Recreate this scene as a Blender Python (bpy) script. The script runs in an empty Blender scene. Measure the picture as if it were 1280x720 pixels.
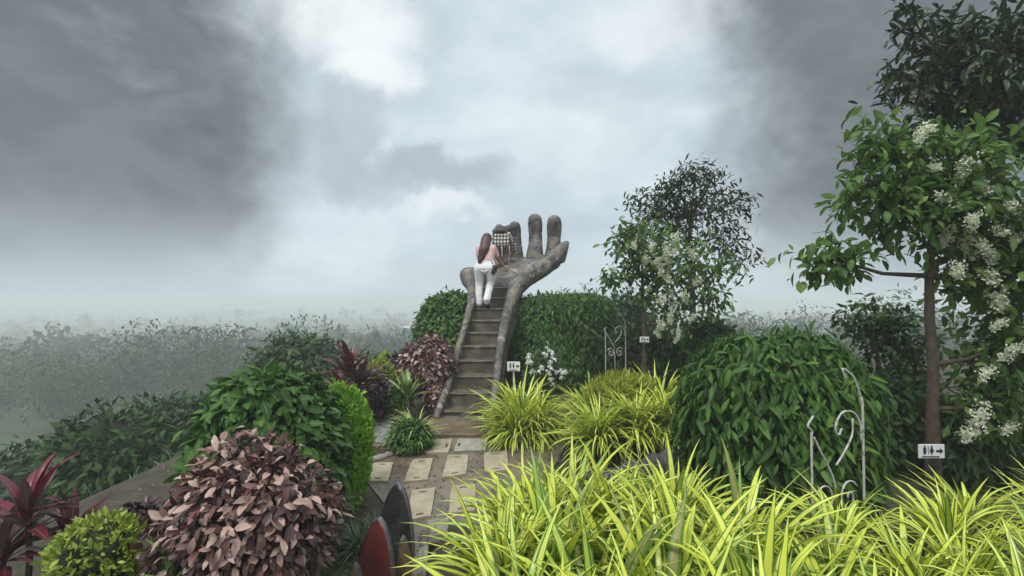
import bpy, bmesh, math, random
import numpy as np
from mathutils import Vector, Matrix

random.seed(7)
rng = np.random.default_rng(7)
S = bpy.context.scene
C = S.collection
R = math.radians

# ------------------------------------------------------------------ camera
F = 640.0
CAMZ = 1.9
PITCH = math.atan(18 / F)
cd = bpy.data.cameras.new('camera')
cam = bpy.data.objects.new('camera', cd)
C.objects.link(cam)
cam.location = (0, 0, CAMZ)
cam.rotation_euler = (R(90) + PITCH, 0, 0)
cd.sensor_width = 36
cd.lens = 36 * F / 1280
cd.clip_start = .05
cd.clip_end = 3000
S.camera = cam

# ------------------------------------------------------------------ world
SUN_EL, SUN_AZ = R(58), R(-150)      # azimuth measured from +Y towards +X: behind the camera, to the left
w = bpy.data.worlds.new("World")
S.world = w
w.use_nodes = True


class NT:
    """small helper round a node tree"""
    def __init__(s, tree):
        s.t = tree
        s.n = tree.nodes
        s.l = tree.links

    def add(s, typ, **kw):
        n = s.n.new(typ)
        for k, v in kw.items():
            setattr(n, k, v)
        return n

    def put(s, sock, v):
        if isinstance(v, bpy.types.NodeSocket):
            s.l.new(v, sock)
        elif v is not None:
            sock.default_value = v

    def math(s, op, a, b=None, c=None, clamp=False):
        n = s.add('ShaderNodeMath', operation=op, use_clamp=clamp)
        for i, v in enumerate((a, b, c)):
            if v is not None:
                s.put(n.inputs[i], v)
        return n.outputs[0]

    def smooth(s, v, a, b):
        n = s.add('ShaderNodeMapRange', interpolation_type='SMOOTHSTEP')
        s.put(n.inputs[0], v)
        n.inputs[1].default_value = a
        n.inputs[2].default_value = b
        return n.outputs[0]

    def mix(s, f, a, b, blend='MIX'):
        n = s.add('ShaderNodeMix', data_type='RGBA', blend_type=blend)
        s.put(n.inputs[0], f)
        for k, v in ((6, a), (7, b)):
            if isinstance(v, tuple):
                v = (*v[:3], 1)
            s.put(n.inputs[k], v)
        return n.outputs[2]

    def noise(s, vec, scale, detail=4, rough=.55, dist=0, out=0):
        n = s.add('ShaderNodeTexNoise')
        if vec is not None:
            s.l.new(vec, n.inputs['Vector'])
        n.inputs['Scale'].default_value = scale
        n.inputs['Detail'].default_value = detail
        n.inputs['Roughness'].default_value = rough
        n.inputs['Distortion'].default_value = dist
        return n.outputs[out]

    def ramp(s, f, stops, interp='LINEAR'):
        n = s.add('ShaderNodeValToRGB')
        s.put(n.inputs[0], f)
        cr = n.color_ramp
        cr.interpolation = interp
        while len(cr.elements) < len(stops):
            cr.elements.new(.5)
        for e, (p, c) in zip(cr.elements, stops):
            e.position = p
            e.color = (*c[:3], 1)
        return n.outputs[0]


def build_sky():
    t = NT(w.node_tree)
    t.n.clear()
    out = t.add('ShaderNodeOutputWorld')
    bg = t.add('ShaderNodeBackground')
    bg.inputs['Strength'].default_value = .1
    t.l.new(bg.outputs[0], out.inputs[0])
    sky = t.add('ShaderNodeTexSky', sky_type='NISHITA', sun_disc=False)
    sky.sun_elevation = SUN_EL
    sky.sun_rotation = SUN_AZ
    tc = t.add('ShaderNodeTexCoord')
    d = tc.outputs['Generated']
    sep = t.add('ShaderNodeSeparateXYZ')
    t.l.new(d, sep.inputs[0])
    az0 = t.math('ARCTAN2', sep.outputs[0], sep.outputs[1])
    el0 = t.math('ARCSINE', sep.outputs[2])
    # ragged edges: the direction is pushed about by noise
    wn = t.add('ShaderNodeTexNoise')
    t.l.new(d, wn.inputs['Vector'])
    wn.inputs['Scale'].default_value = 5
    wn.inputs['Detail'].default_value = 6
    wn.inputs['Roughness'].default_value = .6
    ws = t.add('ShaderNodeSeparateColor')
    t.l.new(wn.outputs['Color'], ws.inputs[0])
    az = t.math('ADD', az0, t.math('MULTIPLY', t.math('SUBTRACT', ws.outputs[0], .5), .26))
    el = t.math('ADD', el0, t.math('MULTIPLY', t.math('SUBTRACT', ws.outputs[1], .5), .22))

    def blob(px, py, rx, ry, hard=.0):
        a = math.atan((px - 640) / F)
        e = math.atan((378 - py) / F)
        u = t.math('DIVIDE', t.math('SUBTRACT', az, a), rx / F)
        v = t.math('DIVIDE', t.math('SUBTRACT', el, e), ry / F)
        q = t.math('ADD', t.math('MULTIPLY', u, u), t.math('MULTIPLY', v, v))
        return t.smooth(q, 1.6, hard)

    mp = t.add('ShaderNodeMapping')
    t.l.new(d, mp.inputs[0])
    mp.inputs['Scale'].default_value = (1, 1, 1.9)
    n1 = t.noise(mp.outputs[0], 2.6, 7, .55, .3)
    n2 = t.noise(mp.outputs[0], 7.5, 6, .6, .2)
    base = t.math('ADD', t.math('MULTIPLY', n1, .7), t.math('MULTIPLY', n2, .3))
    K = 9.4

    def k(c):
        return tuple(x * K for x in c)
    col = t.ramp(base, [(.36, (.42, .50, .55)), (.52, (.52, .60, .65)), (.66, (.64, .71, .75))])
    vm = t.add('ShaderNodeVectorMath', operation='SCALE')
    t.l.new(col, vm.inputs[0])
    vm.inputs['Scale'].default_value = K
    col = vm.outputs[0]
    # bright breaks in the cloud
    for (px, py, rx, ry, a) in ((440, 35, 80, 50, .62), (462, 104, 48, 26, .6), (560, 268, 64, 16, .38), (476, 205, 16, 24, .3),
                                (700, 180, 120, 50, .22), (830, 30, 90, 40, .35)):
        col = t.mix(t.math('MULTIPLY', blob(px, py, rx, ry), a), col, k((.86, .89, .89)))
    # dark cloud banks
    for (px, py, rx, ry, a) in ((552, 222, 78, 26, .85), (432, 190, 42, 62, .6), (470, 232, 60, 26, .6), (760, 120, 90, 26, .25)):
        col = t.mix(t.math('MULTIPLY', blob(px, py, rx, ry, .1), a), col, k((.36, .415, .46)))
    # made-up dark cloud, added to dim the sky at both sides of the view
    aa = t.math('ABSOLUTE', t.math('ADD', az, -.0))
    big = t.noise(d, 1.7, 5, .6)
    aa = t.math('ADD', aa, t.math('MULTIPLY', t.math('SUBTRACT', big, .5), .5))
    st = t.math('MULTIPLY', t.smooth(aa, .33, .56), t.math('MULTIPLY', t.smooth(aa, 1.35, .95), t.math('MULTIPLY', t.smooth(el0, 1.0, .62), t.smooth(el0, -.06, .20))))
    side_dimming = t.ramp(base, [(.34, (.085, .097, .106)), (.47, (.15, .168, .182)), (.55, (.11, .124, .135)), (.68, (.24, .265, .28))])
    vm2 = t.add('ShaderNodeVectorMath', operation='SCALE')
    t.l.new(side_dimming, vm2.inputs[0])
    vm2.inputs['Scale'].default_value = K
    col = t.mix(t.math('MULTIPLY', st, .93), col, vm2.outputs[0])
    # overcast is brighter overhead and behind
    zen = t.math('MULTIPLY_ADD', t.smooth(el0, .5, 1.25), 1.5, 1.0)
    vm3 = t.add('ShaderNodeVectorMath', operation='SCALE')
    t.l.new(col, vm3.inputs[0])
    t.l.new(zen, vm3.inputs['Scale'])
    tint = t.mix(t.smooth(el0, .5, 1.2), vm3.outputs[0], t.mix(1.0, vm3.outputs[0], (1.10, 1.0, .90), 'MULTIPLY'))
    fin = t.mix(.97, sky.outputs[0], tint)
    t.l.new(fin, bg.inputs['Color'])


build_sky()
w.cycles.sampling_method = 'AUTOMATIC'

sd = bpy.data.lights.new('sun', 'SUN')
sd.energy = 1.5
sd.angle = R(14)
sd.color = (1, .96, .9)
sun = bpy.data.objects.new('sun', sd)
C.objects.link(sun)
sdir = Vector((math.sin(SUN_AZ) * math.cos(SUN_EL), math.cos(SUN_AZ) * math.cos(SUN_EL), math.sin(SUN_EL)))
sun.rotation_euler = sdir.to_track_quat('Z', 'Y').to_euler()

S.view_settings.view_transform = 'Standard'
S.view_settings.look = 'None'
S.view_settings.exposure = 0.42
S.view_settings.gamma = 1.0
S.view_settings.use_curve_mapping = False
try:
    S.cycles.volume_bounces = 3
    S.cycles.max_bounces = 8
    S.cycles.use_denoising = True
    S.cycles.volume_step_rate = 1
except Exception:
    pass


# ------------------------------------------------------------------ projection helpers
def W(px, py, D):
    """world point seen at photo pixel (px, py), D metres ahead"""
    v, f = 360 - py, F
    ca, sa = math.cos(PITCH), math.sin(PITCH)
    y = f * ca - v * sa
    z = v * ca + f * sa
    k_ = D / y
    return Vector(((px - 640) * k_, D, CAMZ + z * k_))


def sst(a, b, x):
    t = np.clip((np.asarray(x, float) - a) / (b - a), 0, 1)
    return t * t * (3 - 2 * t)


def gz(x, y):
    x = np.asarray(x, float)
    y = np.asarray(y, float)
    z = -.2 * np.clip(7.2 - y, 0, 4.2)
    tl = sst(-1.9, -3.0, x)
    z = z * (1 - tl) + -.3 * tl
    tr = sst(.8, 1.7, x)
    z = z * (1 - tr)
    m = sst(-.72, -.25, x + .12 * (y - 2)) * sst(4.5, 3.4, y)
    z = z * (1 - m) + .42 * m
    s = np.maximum(0, y - 12.6 - .55 * np.maximum(0, x)) + .9 * np.maximum(0, -x - 4.8)
    z = z - 7.0 * (1 - np.exp(-s / 13.0)) - 10.0 * (1 - np.exp(-s / 130.0))
    far = sst(30, 120, s)
    z = z + far * (1.6 * np.sin(x * .021 + 1.3) * np.cos(y * .018) + .9 * np.sin(x * .053 - y * .041)) + sst(90, 300, s) * 4.5 * np.sin(x * .011 + .7) * np.sin(y * .012 + x * .006)
    return z


def G(px, py, up=0.0):
    """ground point under a photo pixel"""
    lo = None
    for D in np.linspace(1.2, 40, 2000):
        p = W(px, py, D)
        if p.z <= float(gz(p.x, p.y)) + up:
            return Vector((p.x, p.y, float(gz(p.x, p.y)) + up))
    return W(px, py, 40)


def onground(px, D, dz=0):
    x = (px - 640) / F * D
    return Vector((x, D, float(gz(x, D)) + dz))


# ------------------------------------------------------------------ object helpers
def tag(o, label=None, cat=None, group=None, kind=None):
    if label: o['label'] = label
    if cat: o['category'] = cat
    if group: o['group'] = group
    if kind: o['kind'] = kind
    return o


def thing(name, label, cat, loc=(0, 0, 0), rz=0, group=None):
    o = bpy.data.objects.new(name, None)
    C.objects.link(o)
    o.location = loc
    o.rotation_euler = (0, 0, rz)
    o.empty_display_size = .1
    return tag(o, label, cat, group)


def link(name, me, parent=None, mat=None, kind=None, world=True):
    """link a mesh; its vertices are in world space, so undo the parent's transform"""
    o = bpy.data.objects.new(name, me)
    C.objects.link(o)
    if mat is not None and len(me.materials) == 0:
        me.materials.append(mat)
    if parent is not None:
        o.parent = parent
        if world:
            o.matrix_parent_inverse = chain(parent).inverted()
    if kind:
        o['kind'] = kind
    return o


def chain(o):
    m = o.matrix_basis.copy()
    while o.parent:
        m = o.parent.matrix_basis @ o.matrix_parent_inverse @ m
        o = o.parent
    return m


def np_mesh(name, V, Q, uv=None, rnd=None, smooth=True):
    me = bpy.data.meshes.new(name)
    V = np.asarray(V, np.float32)
    Q = np.asarray(Q, np.int32)
    me.vertices.add(len(V))
    me.vertices.foreach_set('co', V.ravel())
    me.loops.add(Q.size)
    me.loops.foreach_set('vertex_index', Q.ravel())
    me.polygons.add(len(Q))
    me.polygons.foreach_set('loop_start', np.arange(len(Q), dtype=np.int32) * Q.shape[1])
    me.update(calc_edges=True)
    if smooth:
        me.polygons.foreach_set('use_smooth', np.ones(len(Q), bool))
    if uv is not None:
        l = me.uv_layers.new(name='UVMap')
        l.data.foreach_set('uv', np.asarray(uv, np.float32)[Q.ravel()].ravel())
    if rnd is not None:
        a = me.attributes.new('rnd', 'FLOAT', 'POINT')
        a.data.foreach_set('value', np.asarray(rnd, np.float32))
    me.validate()
    return me


class Tubes:
    """collects swept tubes into one quad mesh"""
    def __init__(s):
        s.V, s.Q, s.n = [], [], 0

    def tube(s, pts, rad, k=8, cap=True):
        pts = [Vector(p) for p in pts]
        if not hasattr(rad, '__len__'):
            rad = [rad] * len(pts)
        up = Vector((0, 0, 1))
        ring0 = None
        prev = None
        base = s.n
        for i, p in enumerate(pts):
            a = pts[max(0, i - 1)]
            b = pts[min(len(pts) - 1, i + 1)]
            t = (b - a).normalized()
            if prev is None:
                ref = up if abs(t.z) < .9 else Vector((1, 0, 0))
                x = t.cross(ref).normalized()
            else:
                x = (prev - t * prev.dot(t)).normalized()
            prev = x
            y = t.cross(x)
            for j in range(k):
                q = 2 * math.pi * j / k
                s.V.append(p + (x * math.cos(q) + y * math.sin(q)) * rad[i])
            s.n += k
        for i in range(len(pts) - 1):
            for j in range(k):
                j2 = (j + 1) % k
                o = base + i * k
                s.Q.append((o + j, o + j2, o + k + j2, o + k + j))
        if cap and k >= 4:
            for o, rev in ((base, True), (base + (len(pts) - 1) * k, False)):
                for m in range(1, k // 2):
                    q = (o + m, o + m - 0, o, o)
                for m in range(0, k // 2 - 1):
                    q = [o + m, o + m + 1, o + k - 2 - m, o + k - 1 - m]
                    s.Q.append(tuple(q[::-1] if rev else q))
        return s

    def build(s, name, mat, parent=None, kind=None):
        return link(name, np_mesh(name, [tuple(v) for v in s.V], s.Q), parent, mat, kind)


def bm_obj(name, bm, mat, parent=None, smooth=False, kind=None):
    me = bpy.data.meshes.new(name)
    bmesh.ops.recalc_face_normals(bm, faces=bm.faces)
    bm.to_mesh(me)
    bm.free()
    if smooth:
        me.polygons.foreach_set('use_smooth', np.ones(len(me.polygons), bool))
    return link(name, me, parent, mat, kind)


def add_box(bm, c, size, rot=None, bev=0):
    r = bmesh.ops.create_cube(bm, size=1)
    vs = r['verts']
    M = Matrix.Translation(Vector(c)) @ (rot or Matrix()) @ Matrix.Diagonal((*size, 1))
    bmesh.ops.transform(bm, matrix=M, verts=vs)
    if bev:
        es = list({e for v in vs for e in v.link_edges})
        bmesh.ops.bevel(bm, geom=es, offset=bev, segments=2, affect='EDGES', profile=.5)


def box(name, c, size, mat, parent=None, rot=None, bev=0, smooth=False):
    bm = bmesh.new()
    add_box(bm, c, size, rot, bev)
    return bm_obj(name, bm, mat, parent, smooth)


# hull-of-spheres solids fused by a voxel remesh: one continuous skin
_b = bmesh.new()
bmesh.ops.create_icosphere(_b, subdivisions=2, radius=1)
ICO = np.array([v.co[:] for v in _b.verts])
_b.free()


class Blob:
    def __init__(s):
        s.bm = bmesh.new()

    def hull(s, *sph):
        vs = []
        for p, r in sph:
            p = np.array(p[:])
            for q in ICO * r + p:
                vs.append(s.bm.verts.new(q))
        res = bmesh.ops.convex_hull(s.bm, input=vs, use_existing_faces=False)
        junk = [g for g in res['geom_interior'] + res['geom_unused'] if isinstance(g, bmesh.types.BMVert) and g.is_valid]
        bmesh.ops.delete(s.bm, geom=list(set(junk)), context='VERTS')
        return s

    def chain(s, *sph):
        for a, b in zip(sph, sph[1:]):
            s.hull(a, b)
        return s

    def mesh(s, name, voxel, smooth=4, disp=None):
        me = bpy.data.meshes.new(name)
        bmesh.ops.recalc_face_normals(s.bm, faces=s.bm.faces)
        s.bm.to_mesh(me)
        s.bm.free()
        o = bpy.data.objects.new(name, me)
        C.objects.link(o)
        m = o.modifiers.new('r', 'REMESH')
        m.mode = 'VOXEL'
        m.voxel_size = voxel
        m.use_smooth_shade = True
        if smooth:
            q = o.modifiers.new('s', 'SMOOTH')
            q.factor = .5
            q.iterations = smooth
        dg = bpy.context.evaluated_depsgraph_get()
        out = bpy.data.meshes.new_from_object(o.evaluated_get(dg))
        bpy.data.objects.remove(o)
        bpy.data.meshes.remove(me)
        out.name = name
        out.polygons.foreach_set('use_smooth', np.ones(len(out.polygons), bool))
        return out


def split_mesh(me, keys, name_of):
    """cut one mesh into parts by a key per polygon, keeping its shape"""
    co = np.empty(len(me.vertices) * 3, np.float32)
    me.vertices.foreach_get('co', co)
    co = co.reshape(-1, 3)
    nq = len(me.polygons)
    lv = np.empty(len(me.loops), np.int32)
    me.loops.foreach_get('vertex_index', lv)
    tot = np.empty(nq, np.int32)
    me.polygons.foreach_get('loop_total', tot)
    assert (tot == 4).all()
    Q = lv.reshape(-1, 4)
    nrm = np.empty(len(me.vertices) * 3, np.float32)
    me.vertex_normals.foreach_get('vector', nrm)
    nrm = nrm.reshape(-1, 3)
    out = {}
    for key in sorted(set(keys.tolist())):
        q = Q[keys == key]
        ids, inv = np.unique(q, return_inverse=True)
        m = np_mesh(name_of(key), co[ids], inv.reshape(-1, 4))
        m.normals_split_custom_set_from_vertices([tuple(v) for v in nrm[ids]])
        out[key] = m
    return out


# ------------------------------------------------------------------ materials
MATS = {}


def new_mat(name):
    m = bpy.data.materials.new(name)
    m.use_nodes = True
    t = NT(m.node_tree)
    b = t.n['Principled BSDF']
    return m, t, b


def objco(t, which='Object'):
    return t.add('ShaderNodeTexCoord').outputs[which]


def geo(t):
    return t.add('ShaderNodeNewGeometry').outputs['Position']


def bump(t, b, h, strength=.3, dist=.02):
    n = t.add('ShaderNodeBump')
    n.inputs['Strength'].default_value = strength
    n.inputs['Distance'].default_value = dist
    t.l.new(h, n.inputs['Height'])
    t.l.new(n.outputs[0], b.inputs['Normal'])


def mat_noise(name, stops, scale=6, rough=.7, bumps=None, detail=6, rough_var=None, world=True, metallic=0, dist=.3, spec=.5):
    m, t, b = new_mat(name)
    v = geo(t) if world else objco(t)
    n = t.noise(v, scale, detail, .6, dist)
    t.l.new(t.ramp(n, stops), b.inputs['Base Color'])
    b.inputs['Roughness'].default_value = rough
    b.inputs['Metallic'].default_value = metallic
    b.inputs['Specular IOR Level'].default_value = spec
    if rough_var:
        n3 = t.noise(v, rough_var[0], 3)
        r = t.ramp(n3, [(rough_var[3], (rough_var[1],) * 3), (rough_var[4], (rough_var[2],) * 3)])
        t.l.new(r, b.inputs['Roughness'])
    if bumps:
        bump(t, b, t.noise(v, bumps[0], 6, .65), bumps[1], bumps[2])
    return m


def mat_plain(name, col, rough=.6, metallic=0):
    c = tuple(col)
    return mat_noise(name, [(.3, tuple(x * .82 for x in c)), (.7, tuple(min(1, x * 1.12) for x in c))], 22, rough, metallic=metallic, world=False)


def mat_leaf(name, stops, rough=.4, trans=.3, stripe=None, spec=.4):
    """stops: colours from leaf to leaf; stripe: (centre colours, edge colour) across each blade"""
    m, t, b = new_mat(name)
    at = t.add('ShaderNodeAttribute', attribute_name='rnd')
    oi = t.add('ShaderNodeObjectInfo')
    own = t.math('LESS_THAN', at.outputs['Fac'], .0001)
    r = t.math('ADD', at.outputs['Fac'], t.math('MULTIPLY', own, oi.outputs['Random']))
    col = t.ramp(r, stops)
    uvn = t.add('ShaderNodeUVMap')
    su = t.add('ShaderNodeSeparateXYZ')
    t.l.new(uvn.outputs[0], su.inputs[0])
    ac = t.math('MULTIPLY', t.math('ABSOLUTE', t.math('SUBTRACT', su.outputs[0], .5)), 2.0)
    if stripe:
        edge = stripe
        wob = t.math('MULTIPLY', t.math('SUBTRACT', r, .5), .25)
        f = t.smooth(t.math('ADD', ac, wob), .56, .78)
        col = t.mix(f, col, edge)
        # fine lengthwise veins
        mp = t.add('ShaderNodeMapping')
        t.l.new(uvn.outputs[0], mp.inputs[0])
        mp.inputs['Scale'].default_value = (9, 1.2, 1)
        vn = t.noise(mp.outputs[0], 2.2, 4)
        col = t.mix(t.math('MULTIPLY', t.smooth(vn, .55, .8), .35), col, (.20, .30, .05))
        # greener towards the base, tips slightly browned
        col = t.mix(t.smooth(su.outputs[1], .30, .0), col, (.10, .19, .04))
        col = t.mix(t.math('MULTIPLY', t.smooth(su.outputs[1], .965, 1.0), .7), col, (.25, .17, .06))
    else:
        # paler midrib and soft blotches
        col = t.mix(t.math('MULTIPLY', t.smooth(ac, .14, .0), .35), col, tuple(min(1, c * 2.2 + .02) for c in stops[-1][1]))
    t.l.new(col, b.inputs['Base Color'])
    b.inputs['Roughness'].default_value = rough
    b.inputs['Specular IOR Level'].default_value = spec
    tr = t.add('ShaderNodeBsdfTranslucent')
    t.l.new(col, tr.inputs['Color'])
    mx = t.add('ShaderNodeMixShader')
    mx.inputs[0].default_value = trans
    t.l.new(b.outputs[0], mx.inputs[1])
    t.l.new(tr.outputs[0], mx.inputs[2])
    t.l.new(mx.outputs[0], t.n['Material Output'].inputs['Surface'])
    return m


def bronze():
    m, t, b = new_mat('weathered_bronze_paint')
    v = geo(t)
    n1 = t.noise(v, 1.6, 8, .65, .8)
    n2 = t.noise(v, 4.5, 9, .72, .5)
    n3 = t.noise(v, 30, 6, .65)
    n4 = t.noise(v, 2.8, 8, .7, 1.2)
    col = t.ramp(n1, [(.32, (.032, .028, .028)), (.45, (.070, .064, .061)), (.56, (.15, .143, .137)), (.66, (.042, .037, .037))])
    col = t.mix(t.math('MULTIPLY', t.smooth(n2, .51, .60), .85), col, (.235, .185, .105))
    col = t.mix(t.math('MULTIPLY', t.smooth(n4, .53, .63), .9), col, (.34, .33, .315))
    col = t.mix(t.math('MULTIPLY', t.smooth(n3, .54, .72), .5), col, (.25, .235, .21))
    col = t.mix(t.math('MULTIPLY', t.smooth(n2, .47, .38), .9), col, (.024, .019, .020))
    mp = t.add('ShaderNodeMapping')
    t.l.new(v, mp.inputs[0])
    mp.inputs['Scale'].default_value = (9, 9, .9)
    run = t.noise(mp.outputs[0], 1.6, 6, .6, .2)
    col = t.mix(t.math('MULTIPLY', t.smooth(run, .54, .70), .7), col, (.030, .027, .025))
    col = t.mix(t.math('MULTIPLY', t.smooth(run, .44, .30), .35), col, (.26, .25, .23))
    t.l.new(col, b.inputs['Base Color'])
    t.l.new(t.ramp(n2, [(.35, (.28,) * 3), (.7, (.6,) * 3)]), b.inputs['Roughness'])
    b.inputs['Metallic'].default_value = .1
    h = t.math('ADD', n2, t.math('MULTIPLY', n3, .5))
    bump(t, b, h, .8, .05)
    return m


M = MATS
M['bronze'] = bronze()
M['step'] = mat_noise('wet_brown_concrete', [(.28, (.034, .026, .017)), (.42, (.075, .060, .041)), (.55, (.115, .092, .064)), (.72, (.20, .168, .125))], 4.5, .5, (35, .6, .02), detail=9, rough_var=(5, .28, .65, .4, .6))
M['path'] = mat_noise('wet_path_concrete', [(.28, (.060, .047, .033)), (.5, (.125, .100, .070)), (.72, (.195, .160, .115))], 3.2, .5, (30, .35, .015), rough_var=(1.5, .04, .42, .42, .6))
M['landing'] = mat_noise('wet_landing_concrete', [(.3, (.095, .072, .046)), (.55, (.165, .128, .083)), (.75, (.225, .182, .125))], 4, .45, (50, .3, .01), rough_var=(2.2, .06, .42, .42, .6))
M['slab'] = mat_noise('sandy_concrete_slab', [(.25, (.15, .125, .085)), (.42, (.28, .24, .165)), (.58, (.35, .305, .215)), (.75, (.40, .355, .265))], 6, .6, (50, .6, .012), rough_var=(4, .2, .75, .4, .6), detail=9)
M['slabgrey'] = mat_noise('grey_concrete_slab', [(.25, (.17, .16, .13)), (.5, (.26, .245, .20)), (.75, (.32, .30, .25))], 9, .55, (60, .35, .008), rough_var=(4, .2, .65, .4, .6))
M['kerb'] = mat_noise('pale_kerb_concrete', [(.3, (.16, .15, .125)), (.7, (.30, .285, .25))], 14, .6, (50, .4, .01))
M['flag'] = mat_noise('grey_flagstone', [(.3, (.15, .15, .145)), (.7, (.27, .265, .255))], 10, .4, (40, .5, .015), rough_var=(5, .15, .6, .4, .6))
M['rock'] = mat_noise('dark_wet_rock', [(.3, (.025, .024, .026)), (.55, (.065, .062, .064)), (.75, (.14, .135, .135))], 8, .55, (14, .9, .05))
M['bark'] = mat_noise('brown_bark', [(.3, (.035, .024, .016)), (.7, (.105, .075, .052))], 16, .8, (40, .8, .02))
M['bark_grey'] = mat_noise('grey_bark', [(.3, (.045, .04, .034)), (.7, (.13, .115, .095))], 16, .8, (40, .8, .02))
M['stem'] = mat_noise('green_stem', [(.3, (.03, .045, .015)), (.7, (.07, .09, .03))], 20, .7)
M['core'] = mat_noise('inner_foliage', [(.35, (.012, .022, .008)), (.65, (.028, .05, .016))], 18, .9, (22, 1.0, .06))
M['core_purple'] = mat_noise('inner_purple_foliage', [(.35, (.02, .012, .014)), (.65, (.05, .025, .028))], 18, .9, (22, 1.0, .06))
M['iron'] = mat_noise('white_painted_iron', [(.32, (.16, .10, .065)), (.42, (.40, .385, .36)), (.7, (.64, .63, .60))], 25, .5)

M['hedge'] = mat_leaf('hedge_leaf', [(0, (.020, .052, .009)), (.4, (.036, .092, .016)), (.8, (.062, .14, .022)), (1, (.11, .20, .035))], .5, .25, spec=.22)
M['mound'] = mat_leaf('mound_leaf', [(0, (.020, .058, .010)), (.5, (.044, .112, .018)), (.9, (.092, .19, .035)), (1, (.14, .24, .05))], .45, .25, spec=.25)
M['vine'] = mat_leaf('vine_leaf', [(0, (.045, .12, .024)), (1, (.085, .20, .040))], .4, .25)
M['coleus'] = mat_leaf('coleus_leaf', [(0, (.022, .010, .012)), (.38, (.055, .022, .022)), (.55, (.16, .075, .065)), (.72, (.42, .28, .235)), (.9, (.50, .36, .30)), (1, (.13, .025, .03))], .4, .12)
M['ti'] = mat_leaf('ti_leaf', [(0, (.075, .012, .020)), (.4, (.16, .018, .032)), (.65, (.10, .035, .04)), (1, (.16, .12, .105))], .3, .2)
M['darkpurple'] = mat_leaf('dark_purple_leaf', [(0, (.018, .009, .012)), (.6, (.045, .018, .024)), (1, (.09, .04, .045))], .35, .12)
M['lime'] = mat_leaf('lime_leaf', [(0, (.14, .20, .022)), (.5, (.24, .33, .035)), (1, (.38, .46, .07))], .45, .3)
M['conifer'] = mat_leaf('conifer_spray', [(0, (.10, .24, .012)), (.5, (.19, .40, .025)), (1, (.30, .54, .05))], .55, .3)
M['broad'] = mat_leaf('pale_green_blade', [(0, (.16, .26, .055)), (.6, (.26, .37, .10)), (1, (.42, .52, .20))], .35, .3, stripe=(.085, .19, .045))
M['spider'] = mat_leaf('striped_blade', [(0, (.52, .56, .06)), (.35, (.66, .71, .085)), (.75, (.74, .78, .17)), (.92, (.34, .47, .07)), (.97, (.22, .33, .05)), (1, (.30, .21, .09))], .33, .22, stripe=(.080, .190, .018))
M['spidercream'] = mat_leaf('cream_striped_blade', [(0, (.48, .54, .16)), (1, (.58, .62, .26))], .35, .28, stripe=(.06, .15, .03))
M['grass'] = mat_leaf('grey_green_blade', [(0, (.055, .10, .045)), (1, (.17, .24, .14))], .45, .25)
M['olive'] = mat_leaf('olive_leaf', [(0, (.17, .21, .02)), (.6, (.32, .36, .04)), (1, (.48, .48, .08))], .45, .3)
M['shrub'] = mat_leaf('dark_shrub_leaf', [(0, (.016, .040, .010)), (.6, (.032, .075, .016)), (1, (.06, .12, .03))], .5, .25, spec=.22)
M['tree'] = mat_leaf('tree_leaf', [(0, (.042, .095, .020)), (.5, (.085, .17, .035)), (1, (.18, .29, .07))], .45, .38, spec=.25)
M['darktree'] = mat_leaf('dark_tree_leaf', [(0, (.014, .030, .012)), (.6, (.028, .056, .018)), (1, (.055, .10, .03))], .42, .2)
M['forest'] = mat_leaf('forest_leaf', [(0, (.016, .038, .013)), (.6, (.032, .070, .021)), (1, (.065, .12, .035))], .6, .25)
M['petal'] = mat_leaf('white_petal', [(0, (.62, .66, .42)), (.5, (.74, .76, .60)), (1, (.80, .80, .70))], .55, .35)
M['petal_white'] = mat_leaf('pure_white_petal', [(0, (.78, .79, .76)), (1, (.84, .84, .82))], .55, .3)

M['soil'] = mat_noise('soil', [(.3, (.03, .022, .015)), (.55, (.07, .05, .033)), (.75, (.10, .075, .05))], 5, .85, (25, .8, .03))


def ground_mat():
    m, t, b = new_mat('garden_soil_and_grass')
    v = geo(t)
    n = t.noise(v, 4, 8, .65)
    soil = t.ramp(n, [(.3, (.028, .021, .014)), (.55, (.062, .046, .030)), (.75, (.095, .072, .048))])
    green = t.ramp(t.noise(v, 12, 6), [(.3, (.018, .034, .010)), (.7, (.05, .085, .022))])
    sp = t.add('ShaderNodeSeparateXYZ')
    t.l.new(v, sp.inputs[0])
    low = t.smooth(sp.outputs[2], -.31, -.60)
    f = t.math('MAXIMUM', low, t.math('MULTIPLY', t.smooth(t.noise(v, 1.6, 5), .5, .62), .8))
    t.l.new(t.mix(f, soil, green), b.inputs['Base Color'])
    b.inputs['Roughness'].default_value = .8
    bump(t, b, t.noise(v, 25, 8, .7), .8, .04)
    return m


M['ground'] = ground_mat()

# ------------------------------------------------------------------ terrain, path, haze
def axis(fine0, fine1, step, end0, end1):
    a = list(np.arange(fine0, fine1 + 1e-6, step))
    d = step
    while a[-1] < end1:
        d *= 1.25
        a.append(min(end1, a[-1] + d))
    d = step
    while a[0] > end0:
        d *= 1.25
        a.insert(0, max(end0, a[0] - d))
    return np.array(a)


def terrain():
    xs = axis(-7, 7, .14, -1500, 1500)
    ys = axis(-1, 14, .14, -1500, 1500)
    X, Y = np.meshgrid(xs, ys)
    Z = gz(X, Y)
    near = (np.abs(X) < 8) & (Y < 15)
    Z = Z + np.where(near, rng.normal(0, .006, Z.shape), 0)
    nx, ny = len(xs), len(ys)
    i = np.arange(nx * ny).reshape(ny, nx)
    Q = np.stack([i[:-1, :-1], i[:-1, 1:], i[1:, 1:], i[1:, :-1]], -1).reshape(-1, 4)
    o = link('ground', np_mesh('ground', np.stack([X, Y, Z], -1).reshape(-1, 3), Q), None, M['ground'])
    tag(o, kind='structure')
    return float(Z.min())


ZMIN = terrain()


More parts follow.
